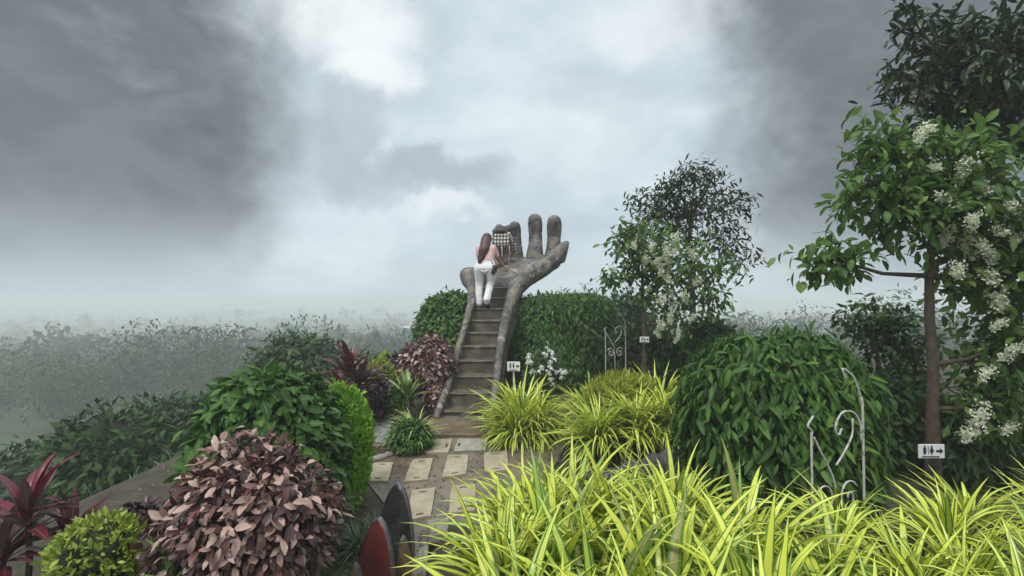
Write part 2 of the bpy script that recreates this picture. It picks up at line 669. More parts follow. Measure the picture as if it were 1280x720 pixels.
def sheet(name, rows, mat, up=.012, nu=24, edge=.0, parent=None):
    """rows: list of (left point, right point) in world xy; a strip draped over the ground"""
    V, Q = [], []
    rows2 = []
    for (a, b), (c, d) in zip(rows, rows[1:]):
        for k in range(6):
            t = k / 6
            rows2.append((Vector(a).lerp(Vector(c), t), Vector(b).lerp(Vector(d), t)))
    rows2.append((Vector(rows[-1][0]), Vector(rows[-1][1])))
    for a, b in rows2:
        a = a + Vector((random.uniform(-edge, edge), 0))
        for k in range(nu + 1):
            p = a.lerp(b, k / nu)
            V.append((p.x, p.y, float(gz(p.x, p.y)) + up))
    for i in range(len(rows2) - 1):
        for k in range(nu):
            o = i * (nu + 1) + k
            Q.append((o, o + 1, o + nu + 2, o + nu + 1))
    return link(name, np_mesh(name, V, Q), parent, mat)


def g2(px, py):
    p = G(px, py)
    return (p.x, p.y)


path = sheet('path', [(g2(478, 712), (.2, 4.35)), (g2(486, 680), (.25, 4.7)), (g2(490, 645), (.4, 5.1)), (g2(462, 608), (.7, 5.5)), (g2(440, 590), g2(690, 590)),
                      (g2(470, 574), g2(700, 574)), (g2(500, 560), g2(706, 560)), (g2(518, 546), g2(712, 546)), (g2(530, 530), g2(706, 530)),
                      (g2(540, 522), g2(702, 520)), (g2(560, 512), g2(700, 512))], M['path'], up=.02)
tag(path, kind='structure')


def plate(name, px4, mat, parent, h=.03, holes=None, jitter=.006, up=0.0, world4=None):
    """a slab from four corners (front-left, front-right, back-right, back-left in the photo) with two slots"""
    q = world4 or [G(*p) for p in px4]
    a, b, c, d = q
    us = [0, .085, .155, .845, .915, 1] if holes == 'x' else [0, .36, .64, 1]
    vs = [0, .075, .145, .855, .925, 1] if holes == 'y' else [0, .34, .66, 1]
    if holes is None:
        us = [0, .33, .66, 1]
        vs = [0, .5, 1]
    bm = bmesh.new()
    grid = {}
    for i, u in enumerate(us):
        for j, v in enumerate(vs):
            p = (a.lerp(b, u)).lerp(d.lerp(c, u), v)
            jj = Vector((random.uniform(-1, 1), random.uniform(-1, 1), 0)) * jitter if (i in (0, len(us) - 1) or j in (0, len(vs) - 1)) else Vector()
            grid[i, j] = bm.verts.new(p + jj + Vector((0, 0, .02 + h + up)))
    for i in range(len(us) - 1):
        for j in range(len(vs) - 1):
            if holes == 'x' and i in (1, 3) and j == 1: continue
            if holes == 'y' and j in (1, 3) and i == 1: continue
            bm.faces.new((grid[i, j], grid[i + 1, j], grid[i + 1, j + 1], grid[i, j + 1]))
    r = bmesh.ops.extrude_face_region(bm, geom=list(bm.faces))
    bmesh.ops.translate(bm, verts=[v for v in r['geom'] if isinstance(v, bmesh.types.BMVert)], vec=(0, 0, -(h + .03)))
    # soften the top outer arrises
    top = [e for e in bm.edges if all(v.co.z > min(p.z for p in q) + .0 for v in e.verts) and len(e.link_faces) == 2
           and abs(e.calc_face_angle(0)) > 1.0 and abs(e.verts[0].co.z - e.verts[1].co.z) < h * .9]
    try:
        bmesh.ops.bevel(bm, geom=top, offset=.006, segments=1, affect='EDGES')
    except Exception:
        pass
    return bm_obj(name, bm, mat, parent)


def z4(*pts):
    return [(438 + x / 3.6, 520 + y / 3.6) for x, y in pts]


for pts, ho, mt in (
        (z4((298, 178), (442, 178), (459, 119), (324, 121)), 'x', 'slab'),
        (z4((463, 174), (608, 170), (620, 115), (482, 120)), 'x', 'slabgrey'),
        (z4((66, 310), (172, 312), (194, 224), (105, 230)), 'y', 'slab'),
        (z4((240, 314), (350, 303), (371, 206), (280, 210)), 'y', 'slab'),
        (z4((414, 294), (520, 276), (533, 188), (437, 194)), 'y', 'slab'),
        (z4((603, 268), (712, 260), (703, 172), (602, 182)), 'y', 'slab'),
        (z4((257, 487), (362, 472), (382, 340), (275, 352)), 'y', 'slab'),
        (z4((440, 460), (560, 445), (562, 322), (455, 330)), 'y', 'slab'),
        (z4((258, 745), (338, 735), (352, 590), (290, 600)), 'y', 'slabgrey'),
        (z4((340, 570), (440, 560), (446, 480), (346, 492)), 'y', 'slabgrey')):
    plate('paving_slab', pts, M[mt], path, .028, ho)

# landing in front of the steps (two poured pieces) and the wet walk behind the plants
plate('landing_slab', [(524, 549), (628, 549), (633, 523), (541, 523)], M['landing'], path, .045, None, .02)
plate('landing_slab', [(630, 549), (712, 548), (706, 526), (635, 524)], M['landing'], path, .03, None, .02)
walk = sheet('side_walk', [(g2(640, 521), g2(722, 521)), ((.45, 8.0), (1.0, 8.2)), ((.6, 9.2), (1.1, 9.2))], M['landing'], up=.012, nu=8)
tag(walk, kind='structure')
left_walk = sheet('left_walk', [(g2(440, 566), g2(512, 556)), (g2(455, 545), g2(505, 540)), (g2(466, 525), g2(500, 522)), (g2(474, 508), g2(500, 508))], M['path'], up=.016, nu=10)
tag(left_walk, kind='structure')
for pts in ([(464, 556), (490, 558), (491, 540), (468, 535)], [(468, 533), (489, 537), (491, 524), (474, 519)], [(444, 575), (461, 573), (462, 560), (446, 560)],
            [(476, 517), (491, 521), (494, 511), (482, 508)]):
    plate('flagstone', pts, M['flag'], left_walk, .03, None, .02)

# curved kerb beside the puddle
kp = [G(*p) for p in ((521, 545), (513, 556), (503, 564), (492, 570), (478, 575), (461, 579))]
kb = Tubes()
fine = []
for a, b in zip(kp, kp[1:]):
    for k in range(4):
        fine.append(a.lerp(b, k / 4))
fine.append(kp[-1])
kb.tube([p + Vector((0, 0, .03)) for p in fine], [.05 + random.uniform(-.006, .006) for _ in fine], 8)
kerb = kb.build('kerb', M['kerb'])
tag(kerb, 'low curved pale concrete kerb beside the wet slabs', 'kerb')

HAZE_TOP = 6.6
bm = bmesh.new()
add_box(bm, (0, 0, (HAZE_TOP + ZMIN - 1.2) / 2), (3200, 3200, HAZE_TOP - ZMIN + 1.2))
hz = bm_obj('haze', bm, None)
hm = bpy.data.materials.new('fog')
hm.use_nodes = True
ht = NT(hm.node_tree)
ht.n.remove(ht.n['Principled BSDF'])
pv = ht.add('ShaderNodeVolumePrincipled')
pv.inputs['Color'].default_value = (.90, .94, .96, 1)
pv.inputs['Density'].default_value = .0033
ht.l.new(pv.outputs[0], ht.n['Material Output'].inputs['Volume'])
hz.data.materials.append(hm)
tag(hz, kind='stuff')


# ------------------------------------------------------------------ leaves
def leaf_tpl(L=1, Wd=.2, n=3, cols=2, bend=.5, fold=.25, prof='oval', twist=0):
    """a leaf along +Y, face up +Z, drooping towards -Z; returns V, Q, uv"""
    V, uv = [], []
    ang = 0
    y = z = 0.0
    for i in range(n + 1):
        t = i / n
        if prof == 'oval':
            wd = math.sin(math.pi * (t * .92 + .04)) ** .8
        elif prof == 'blade':
            wd = min(1, .45 + t * 2.2) * (1 - max(0, (t - .35) / .65) ** 1.6)
        else:  # lance
            wd = math.sin(math.pi * min(1, t * .85 + .1)) ** .9
        wd = max(wd, .03) * Wd * .5
        for c in range(cols + 1):
            s = (c / cols) * 2 - 1
            tw = twist * t
            dx, dz = s * wd, abs(s) * wd * fold
            V.append((dx * math.cos(tw) - dz * math.sin(tw), y, z + dz * math.cos(tw) + dx * math.sin(tw)))
            uv.append((c / cols, t))
        ang = bend * (t ** 1.2)
        y += math.cos(ang) * L / n
        z -= math.sin(ang) * L / n
    Q = []
    k = cols + 1
    for i in range(n):
        for c in range(cols):
            o = i * k + c
            Q.append((o, o + 1, o + k + 1, o + k))
    return np.array(V), np.array(Q), np.array(uv)


def frames(d, n):
    """rotation matrices whose Y is d and whose Z is near n"""
    d = d / np.linalg.norm(d, axis=1, keepdims=True)
    x = np.cross(d, n)
    x /= np.linalg.norm(x, axis=1, keepdims=True) + 1e-9
    z = np.cross(x, d)
    return np.stack([x, d, z], axis=-1)


def scatter(name, tpls, Rm, P, sc, rnd, mat, parent=None, kind='stuff'):
    """every leaf of a crown, joined"""
    Vs, Qs, Us, Rs = [], [], [], []
    off = 0
    which = rng.integers(0, len(tpls), len(P))
    for k, (V, Q, uv) in enumerate(tpls):
        s = which == k
        if not s.any(): continue
        v = np.einsum('nij,kj->nki', Rm[s] * sc[s][:, None, None], V) + P[s][:, None, :]
        nn, kk = v.shape[:2]
        Vs.append(v.reshape(-1, 3))
        Qs.append((Q[None] + (np.arange(nn) * kk)[:, None, None]).reshape(-1, 4) + off)
        Us.append(np.tile(uv, (nn, 1)))
        Rs.append(np.repeat(rnd[s], kk))
        off += nn * kk
    if not Vs: return None
    me = np_mesh(name, np.concatenate(Vs), np.concatenate(Qs), np.concatenate(Us), np.concatenate(Rs))
    return link(name, me, parent, mat, kind)


_leafmesh = {}


def leaf_objects(name, tpls, Rm, P, sc, mat, parent, key):
    """leaves as objects of their own that share mesh data"""
    inv = chain(parent).inverted()
    for i in range(len(P)):
        k = (key, i % len(tpls))
        if k not in _leafmesh:
            V, Q, uv = tpls[i % len(tpls)]
            me = np_mesh(name, V, Q, uv, np.zeros(len(V)))
            me.materials.append(mat)
            _leafmesh[k] = me
        o = bpy.data.objects.new(name, _leafmesh[k])
        m = Matrix(Rm[i].tolist()).to_4x4()
        s = float(sc[i])
        o.matrix_basis = Matrix.Translation(P[i]) @ m @ Matrix.Diagonal((s, s, s, 1))
        o.parent = parent
        o.matrix_parent_inverse = inv
        C.objects.link(o)


def unit(n, zmin=-.35):
    d = rng.normal(size=(int(n * 3) + 40, 3))
    d /= np.linalg.norm(d, axis=1, keepdims=True)
    return d[d[:, 2] > zmin][:n]


def superr(d, e):
    """distance to a superellipsoid surface of exponent e along unit directions, unit radii"""
    return (np.abs(d) ** e).sum(1) ** (-1 / e)


CAMP = np.array([0, 0, CAMZ])


def bush(name, label, cat, c, rad, n, leaf, L, mat, core='core', e=2.0, lump=.10, droop=.5, part='foliage', indiv=0, group=None,
         zmin=-.35, stems=True, shell=.22, nl=16, out=.6, core_s=.80, key=None, leafname='leaf'):
    """a shrub: stem, dark inside, and thousands of leaves spread through the outer shell"""
    c = np.array(c[:], float)
    rad = np.array(rad, float)
    gzc = float(gz(c[0], c[1]))
    o = thing(name, label, cat, (c[0], c[1], gzc), 0, group)
    bd = unit(nl, -.2)
    ba = rng.uniform(-.5, 1, nl) * lump

    def surf(d):
        b = sum(ba[i] * np.exp(-((1 - d @ bd[i]) / .09)) for i in range(nl))
        return superr(d, e) * (1 + b)
    d = unit(n, zmin)
    r = surf(d) * (1 - shell * rng.random(len(d)) ** 1.6)
    stray = rng.random(len(d)) < .07
    r = np.where(stray, r * (1 + .13 * rng.random(len(d))), r)
    P = c + d * r[:, None] * rad
    nrm = d / rad
    nrm /= np.linalg.norm(nrm, axis=1, keepdims=True)
    ax = nrm * out + np.array([0, 0, -droop]) + rng.normal(0, .45, nrm.shape)
    nn = nrm + np.array([0, 0, .5]) + rng.normal(0, .3, nrm.shape)
    Rm = frames(ax, nn)
    sc = L * rng.choice([.55, .8, 1.0, 1.2, 1.4], len(P), p=[.14, .28, .3, .2, .08]) * rng.uniform(.9, 1.1, len(P))
    pk_ = unit(10, -.6)
    pa_ = rng.uniform(-1, 1, 10)
    patch = sum(pa_[i] * np.exp(-((1 - d @ pk_[i]) / .10)) for i in range(10))
    rnd = np.clip(rng.random(len(P)) * .8 + .1 + .28 * patch, .001, .999)
    # inside
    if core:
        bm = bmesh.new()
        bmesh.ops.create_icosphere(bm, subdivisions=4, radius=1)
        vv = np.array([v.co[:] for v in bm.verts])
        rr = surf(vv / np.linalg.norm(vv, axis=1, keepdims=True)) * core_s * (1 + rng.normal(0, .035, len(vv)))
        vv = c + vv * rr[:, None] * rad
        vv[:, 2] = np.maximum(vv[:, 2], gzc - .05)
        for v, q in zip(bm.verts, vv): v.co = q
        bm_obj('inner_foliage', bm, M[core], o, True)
    if stems:
        tb = Tubes()
        for k in range(5):
            q = c + unit(1, .1)[0] * rad * .75
            tb.tube([(c[0] + random.uniform(-.1, .1) * rad[0], c[1] + random.uniform(-.1, .1), gzc - .05), tuple((c * .6 + q * .4)[:2]) + (float(gzc * .4 + q[2] * .6),), tuple(q)],
                    [.03, .02, .006], 6)
        tb.build('stem', M['bark'], o)
    if indiv:
        face = (nrm * (CAMP - P)).sum(1) + rng.random(len(P)) * .3 + r * .0
        # the outermost leaves that face the photographer
        depth = r / surf(d)
        score = (face > .25) * (depth > .86) * rng.random(len(P))
        idx = np.argsort(-score)[:indiv]
        leaf_objects(leafname, leaf, Rm[idx], P[idx], sc[idx], mat, o, key or name)
        keep = np.ones(len(P), bool)
        keep[idx] = False
        scatter(part, leaf, Rm[keep], P[keep], sc[keep], rnd[keep], mat, o)
    else:
        scatter(part, leaf, Rm, P, sc, rnd, mat, o)
    return o


OVAL = [leaf_tpl(1, .46, 3, 2, b, .25, 'oval') for b in (.3, .7, 1.0)]
LANCE = [leaf_tpl(1, .30, 3, 2, b, .2, 'lance') for b in (.4, .8, 1.1)]
NARROW = [leaf_tpl(1, .16, 3, 1, b, 0, 'lance') for b in (.2, .5)]
SMALL = [leaf_tpl(1, .5, 2, 1, .4, 0, 'oval'), leaf_tpl(1, .4, 2, 1, .7, 0, 'oval')]
BLADE = [leaf_tpl(1, wd, 7, 2, b, .30, 'blade', tw) for wd, b, tw in
         ((.084, .7, .1), (.062, 1.1, -.2), (.090, 1.5, .15), (.072, 1.9, -.1), (.052, .8, .35), (.082, 1.3, -.3), (.066, 2.2, .25), (.076, .35, .05), (.046, 1.6, .5), (.092, 1.0, .2))]
BLADE_TH = [leaf_tpl(1, wd, 6, 2, b, .3, 'blade', tw) for wd, b, tw in
            ((.060, .7, .1), (.054, 1.2, -.2), (.062, 1.7, .15), (.056, 2.2, -.1), (.050, 1.0, .3))]
WIDE = [leaf_tpl(1, wd, 6, 2, b, .3, 'lance', tw) for wd, b, tw in ((.19, .5, .1), (.16, .9, -.2), (.21, 1.2, .15), (.17, .3, 0))]


def blade_frames(n, emin, emax, spread=.07, az=None):
    a = rng.uniform(0, 2 * np.pi, n) if az is None else az
    e = np.radians(rng.uniform(emin, emax, n))
    d = np.stack([np.cos(a) * np.cos(e), np.sin(a) * np.cos(e), np.sin(e)], -1)
    up = np.stack([-np.cos(a) * np.sin(e), -np.sin(a) * np.sin(e), np.cos(e)], -1) + rng.normal(0, .18, (n, 3))
    P = np.stack([np.cos(a), np.sin(a), np.zeros(n)], -1) * (spread * rng.random(n))[:, None]
    return frames(d, up), P


def blade_plant(name, label, cat, c, n, L, mat, tpls, indiv=0, group=None, e=(25, 86), spread=.07, lo=.6, hi=1.15, core=True, key=None):
    o = thing(name, label, cat, c, 0, group)
    Rm, P = blade_frames(n, *e, spread)
    P = P + np.array(c[:]) + np.array([0, 0, .0])
    sc = L * rng.uniform(lo, hi, n)
    order = np.argsort(P[:, 1] - Rm[:, 1, 1] * 0)
    k = min(indiv, n)
    if k:
        leaf_objects('leaf', tpls, Rm[:k], P[:k], sc[:k], mat, o, key or name)
    if n > k:
        scatter('foliage', tpls, Rm[k:], P[k:], sc[k:], rng.random(n - k), mat, o)
    return o


# ------------------------------------------------------------------ the hand with the stair
def stair_x(D):
    return -.748 + (D - 8.32) * (.255 / 2.38)


def stair_hw(D):
    return .375 - (D - 8.32) * .028


STEP_R, STEP_T, STEP_D0 = .232, .34, 8.32
hand = thing('hand_sculpture', 'giant weathered bronze coloured open hand sculpture with a stair up its forearm', 'sculpture', (stair_x(8.3), 8.3, 0))


def step_z(D):
    return STEP_R * ((D - STEP_D0) / STEP_T + 1) - .074


# rails: pixel centre, distance, radius
rr_ = [(W(614.8, 521, 8.14), .062), (W(618, 495, 8.5), .068), (W(620.8, 472, 9.0), .072), (W(625.3, 432.4, 9.6), .084), (W(629, 413, 10.0), .096),
       (W(633.3, 392.8, 10.4), .110), (W(638, 378, 10.7), .130), (W(643, 365, 10.95), .160)]
ll_ = [(W(545.6, 521, 8.14), .062), (W(555, 495, 8.5), .064), (W(564, 472, 9.0), .064), (W(573.8, 432.4, 9.6), .068), (W(578, 418, 9.8), .069), (W(582, 406, 10.1), .072),
       (W(588.5, 380, 10.6), .084), (W(590.5, 360, 11.0), .110)]
bl = Blob()
for ch in (rr_, ll_):
    bl.chain(*ch)
    for (p, r), (q, s) in zip(ch, ch[1:]):
        dp = Vector((0, 0, -.55)) if p.z > .65 else Vector((0, 0, -p.z + .0))
        dq = Vector((0, 0, -.55)) if q.z > .65 else Vector((0, 0, -q.z + .0))
        bl.hull((p, r * .6), (q, s * .6), (p + dp, r * .62), (q + dq, s * .62))
# floor of the trough under the steps
for k in range(len(ll_) - 1):
    pts = []
    for ch in (ll_, rr_):
        for i in (k, k + 1):
            p, r = ch[i]
            zz = min(step_z(p.y) - .42, p.z - .4)
            pts.append((Vector((p.x, p.y + .1, max(zz, -.02))), .09))
    bl.hull(*pts)
# palm
A_ = (W(593, 355, 11.72), .20)
B_ = (W(645, 352, 11.72), .19)
C_ = (W(619, 334, 12.75), .20)
D_ = (W(688, 329, 13.0), .21)
E_ = (W(664, 344, 11.9), .22)
bl.hull(A_, B_, C_, E_)
bl.hull(C_, D_, E_, B_)
bl.hull((W(643, 365, 10.95), .165), B_, (W(650, 354, 11.3), .2))
bl.hull((W(590.5, 360, 11.0), .115), A_, (W(588, 350, 11.3), .17))
bl.hull((W(600, 380, 11.6), .2), (W(640, 380, 11.6), .2), A_, B_)
# heel of the hand on the little finger side
bl.chain((W(590.5, 360, 11.0), .12), (W(586, 351, 11.2), .165), (W(584.5, 344, 11.35), .185))
bl.hull((W(584.5, 344, 11.35), .185), (W(596, 343, 11.5), .17), A_)
bl.hull((W(596, 343, 11.5), .17), A_, C_)
FING = []


def finger(pts):
    bl.chain(*pts)
    FING.append(pts)


finger([(W(621, 328, 12.65), .18), (W(621.5, 312, 12.62), .15), (W(622, 306, 12.6), .14), (W(622, 304.3, 12.6), .100), (W(622.2, 302.5, 12.58), .14), (W(622.3, 299, 12.55), .145), (W(622.6, 296, 12.5), .12)])
finger([(W(645, 326, 12.95), .215), (W(645, 313, 12.98), .178), (W(644.8, 307.5, 13.0), .160), (W(644.8, 306, 13.0), .128), (W(644.7, 304.5, 13.0), .160), (W(644.6, 298, 13.0), .150), (W(644.5, 296.2, 13.0), .110), (W(644.3, 294.2, 13.0), .155), (W(643.6, 286, 12.96), .162), (W(643.4, 283.5, 12.95), .150)])
finger([(W(668, 324, 13.1), .245), (W(669, 309, 13.15), .200), (W(669.3, 305, 13.17), .188), (W(669.3, 303.3, 13.17), .150), (W(669.3, 301.5, 13.18), .188), (W(669.4, 294, 13.2), .178), (W(669.3, 292, 13.2), .132), (W(669.2, 289.8, 13.2), .186), (W(668.8, 280, 13.17), .200), (W(668.6, 275.5, 13.15), .186)])
finger([(W(690, 327, 13.0), .235), (W(691.6, 311, 13.05), .195), (W(692.3, 299, 13.1), .182), (W(692.5, 297, 13.1), .134), (W(692.6, 295, 13.1), .186), (W(692.8, 283, 13.08), .204), (W(692.8, 277.5, 13.05), .188)])
TH = [(W(645, 360, 11.15), .20), (W(655, 349, 11.25), .215), (W(666, 341.5, 11.4), .228), (W(678, 334.5, 11.5), .225), (W(688.5, 327.5, 11.55), .205), (W(695, 321, 11.6), .195), (W(700, 315.5, 11.6), .175), (W(706.5, 306, 11.6), .095)]
bl.chain(*TH)
bl.hull((W(702, 324, 11.6), .10), (W(706.5, 306, 11.6), .095), (W(709.3, 303.5, 11.62), .045), (W(705, 322, 11.62), .05))
hm_ = bl.mesh('hand', .020, 2)
co = np.empty(len(hm_.vertices) * 3, np.float32)
hm_.vertices.foreach_get('co', co)
co = co.reshape(-1, 3)
lv = np.empty(len(hm_.loops), np.int32)
hm_.loops.foreach_get('vertex_index', lv)
fc = co[lv.reshape(-1, 4)].mean(1)


def dist_chain(P, ch):
    best = np.full(len(P), 9.0)
    for (a, ra), (b, rb) in zip(ch, ch[1:]):
        a, b = np.array(a[:]), np.array(b[:])
        t = np.clip(((P - a) @ (b - a)) / ((b - a) @ (b - a)), 0, 1)
        best = np.minimum(best, np.linalg.norm(P - (a + t[:, None] * (b - a)), axis=1) - (ra + t * (rb - ra)))
    return best


keys = np.zeros(len(fc), int)
dl, dr = dist_chain(fc, ll_), dist_chain(fc, rr_)
keys[(fc[:, 1] < 10.9)] = 1
for i, f in enumerate(FING):
    base = np.array(f[1][0][:])
    keys[(dist_chain(fc, f[1:]) < .06) & (fc[:, 2] > base[2] - .06)] = 2 + i
keys[(dist_chain(fc, TH[2:]) < .05) & (fc[:, 0] > TH[2][0].x - .02)] = 9
nm = lambda k: {0: 'palm', 1: 'forearm', 9: 'thumb'}.get(k, 'finger')
for k, me in split_mesh(hm_, keys, nm).items():
    link(nm(k), me, hand, M['bronze'])
# steps: tread with a worn, slightly hollow nosing
for k in range(1, 11):
    D0 = STEP_D0 + STEP_T * (k - 1)
    z = STEP_R * k - .074
    x0, x1 = stair_x(D0) - stair_hw(D0) - .03, stair_x(D0) + stair_hw(D0) + .03
    bm = bmesh.new()
    n = 8
    prof = lambda: [(0, -.36), (.012, -.045), (-.022, -.038), (-.026, -.012), (-.012, 0), (STEP_T + .05, .004), (STEP_T + .05, -.36)]
    rows = []
    for i in range(n + 1):
        u = i / n
        sag = .016 * math.sin(math.pi * u) + random.uniform(-.004, .004)
        x = x0 + (x1 - x0) * u
        rows.append([bm.verts.new((x, D0 + py_ + (sag * 1.2 if j in (2, 3, 4) else 0), z + pz - (sag if j in (3, 4) else sag * .3))) for j, (py_, pz) in enumerate(prof())])
    m_ = len(prof())
    for i in range(n):
        for j in range(m_):
            bm.faces.new((rows[i][j], rows[i + 1][j], rows[i + 1][(j + 1) % m_], rows[i][(j + 1) % m_]))
    bm.faces.new(rows[0])
    bm.faces.new(rows[-1][::-1])
    bm_obj('step', bm, M['step'], hand)

# ------------------------------------------------------------------ people
def cloth(name, stops, scale=14, rough=.85):
    return mat_noise(name, stops, scale, rough, (60, .25, .01), world=False)


M['skin'] = cloth('skin', [(.3, (.30, .165, .11)), (.7, (.38, .22, .15))], 20, .55)
M['pink'] = cloth('pink_knit', [(.3, (.58, .36, .33)), (.7, (.70, .47, .43))])
M['whitecloth'] = mat_noise('white_trousers', [(.3, (.68, .67, .69)), (.7, (.82, .81, .82))], 9, .85, (11, .9, .035), world=False)
M['hair'] = mat_noise('reddish_brown_hair', [(.3, (.028, .012, .010)), (.7, (.085, .032, .026))], 30, .45, (70, .6, .01), world=False)
M['hairdark'] = mat_noise('black_hair', [(.3, (.012, .010, .010)), (.7, (.03, .025, .024))], 30, .45, (70, .6, .01), world=False)
M['black'] = mat_noise('black_leather', [(.3, (.012, .012, .013)), (.7, (.03, .03, .032))], 20, .45, world=False)
M['mauve'] = cloth('mauve_leggings', [(.3, (.17, .105, .10)), (.7, (.23, .15, .145))])
M['pack'] = mat_noise('mottled_brown_canvas', [(.32, (.035, .03, .026)), (.5, (.12, .10, .08)), (.68, (.26, .235, .20))], 26, .8, world=False)
M['packdark'] = mat_noise('dark_canvas', [(.3, (.03, .026, .024)), (.7, (.07, .06, .055))], 20, .8, world=False)
M['shoe'] = cloth('white_shoe', [(.3, (.55, .54, .52)), (.7, (.72, .71, .69))])


def plaid():
    m, t, b = new_mat('black_white_plaid')
    v = objco(t)
    s = t.add('ShaderNodeSeparateXYZ')
    t.l.new(v, s.inputs[0])
    def stripe(x, sc, wd):
        return t.math('LESS_THAN', t.math('PINGPONG', t.math('MULTIPLY', x, sc), 1.0), wd)
    vert = stripe(t.math('ADD', s.outputs[0], .02), 27, .5)
    horz = stripe(t.math('ADD', s.outputs[2], t.math('MULTIPLY', s.outputs[1], -.5)), 27, .5)
    f = t.math('MULTIPLY', t.math('ADD', vert, horz), .5)
    t.l.new(t.ramp(f, [(0, (.60, .58, .54)), (.5, (.15, .14, .135)), (1, (.018, .018, .02))]), b.inputs['Base Color'])
    b.inputs['Roughness'].default_value = .85
    return m


M['plaid'] = plaid()


def V3(*a): return Vector(a)


def add_hand(bl, wrist, d, nrm, side):
    """five bent fingers on a palm; d: pointing direction, nrm: palm normal, side: +1 puts the thumb on +x"""
    d = d.normalized()
    x = d.cross(nrm).normalized() * side
    n = nrm.normalized()
    k = wrist + d * .075
    bl.hull((wrist, .022), (k + x * .030, .013), (k - x * .030, .012), (k, .014))
    for i, (off, ln) in enumerate(((.028, .068), (.010, .076), (-.009, .070), (-.027, .055))):
        a = k + x * off
        b = a + d * ln * .5 + n * .008
        c = b + d * ln * .32 + n * .020
        e = c + d * ln * .14 + n * .018
        bl.chain((a, .0095), (b, .0088), (c, .008), (e, .007))
    t0 = wrist + d * .022 + x * .022
    t1 = t0 + d * .030 + x * .026 + n * .01
    t2 = t1 + d * .028 + x * .008 + n * .014
    bl.chain((t0, .013), (t1, .010), (t2, .008))


def add_head(bl, c, fwd, up=V3(0, 0, 1)):
    f = fwd.normalized()
    x = f.cross(up).normalized()
    u = x.cross(f)
    bl.hull((c + u * .02, .092), (c + f * .03 - u * .05, .068), (c + f * .05 - u * .095, .032), (c - f * .02 + u * .02, .09))
    bl.hull((c + f * .093 - u * .01, .008), (c + f * .112 - u * .045, .013))
    bl.hull((c + f * .085 - u * .075, .014), (c + f * .082 - u * .078 + x * .018, .008), (c + f * .082 - u * .078 - x * .018, .008))
    for s in (-1, 1):
        bl.hull((c + x * s * .088 - u * .015, .016), (c + x * s * .085 - u * .045, .011))
    return f, x, u


def face_parts(c, f, x, u, parent, place):
    for s in (-1, 1):
        b = Blob()
        b.hull((c + f * .088 + x * s * .034 - u * .012, .011), (c + f * .087 + x * s * .040 - u * .012, .009))
        me = b.mesh('eye', .003, 0)
        me.transform(place)
        link('eye', me, parent, M['hairdark'])


def part(bl, name, mat, parent, place, voxel=.009, smooth=4):
    me = bl.mesh(name, voxel, smooth)
    o = bpy.data.objects.new(name, me)
    C.objects.link(o)
    me.materials.append(M[mat])
    o.parent = parent
    return o


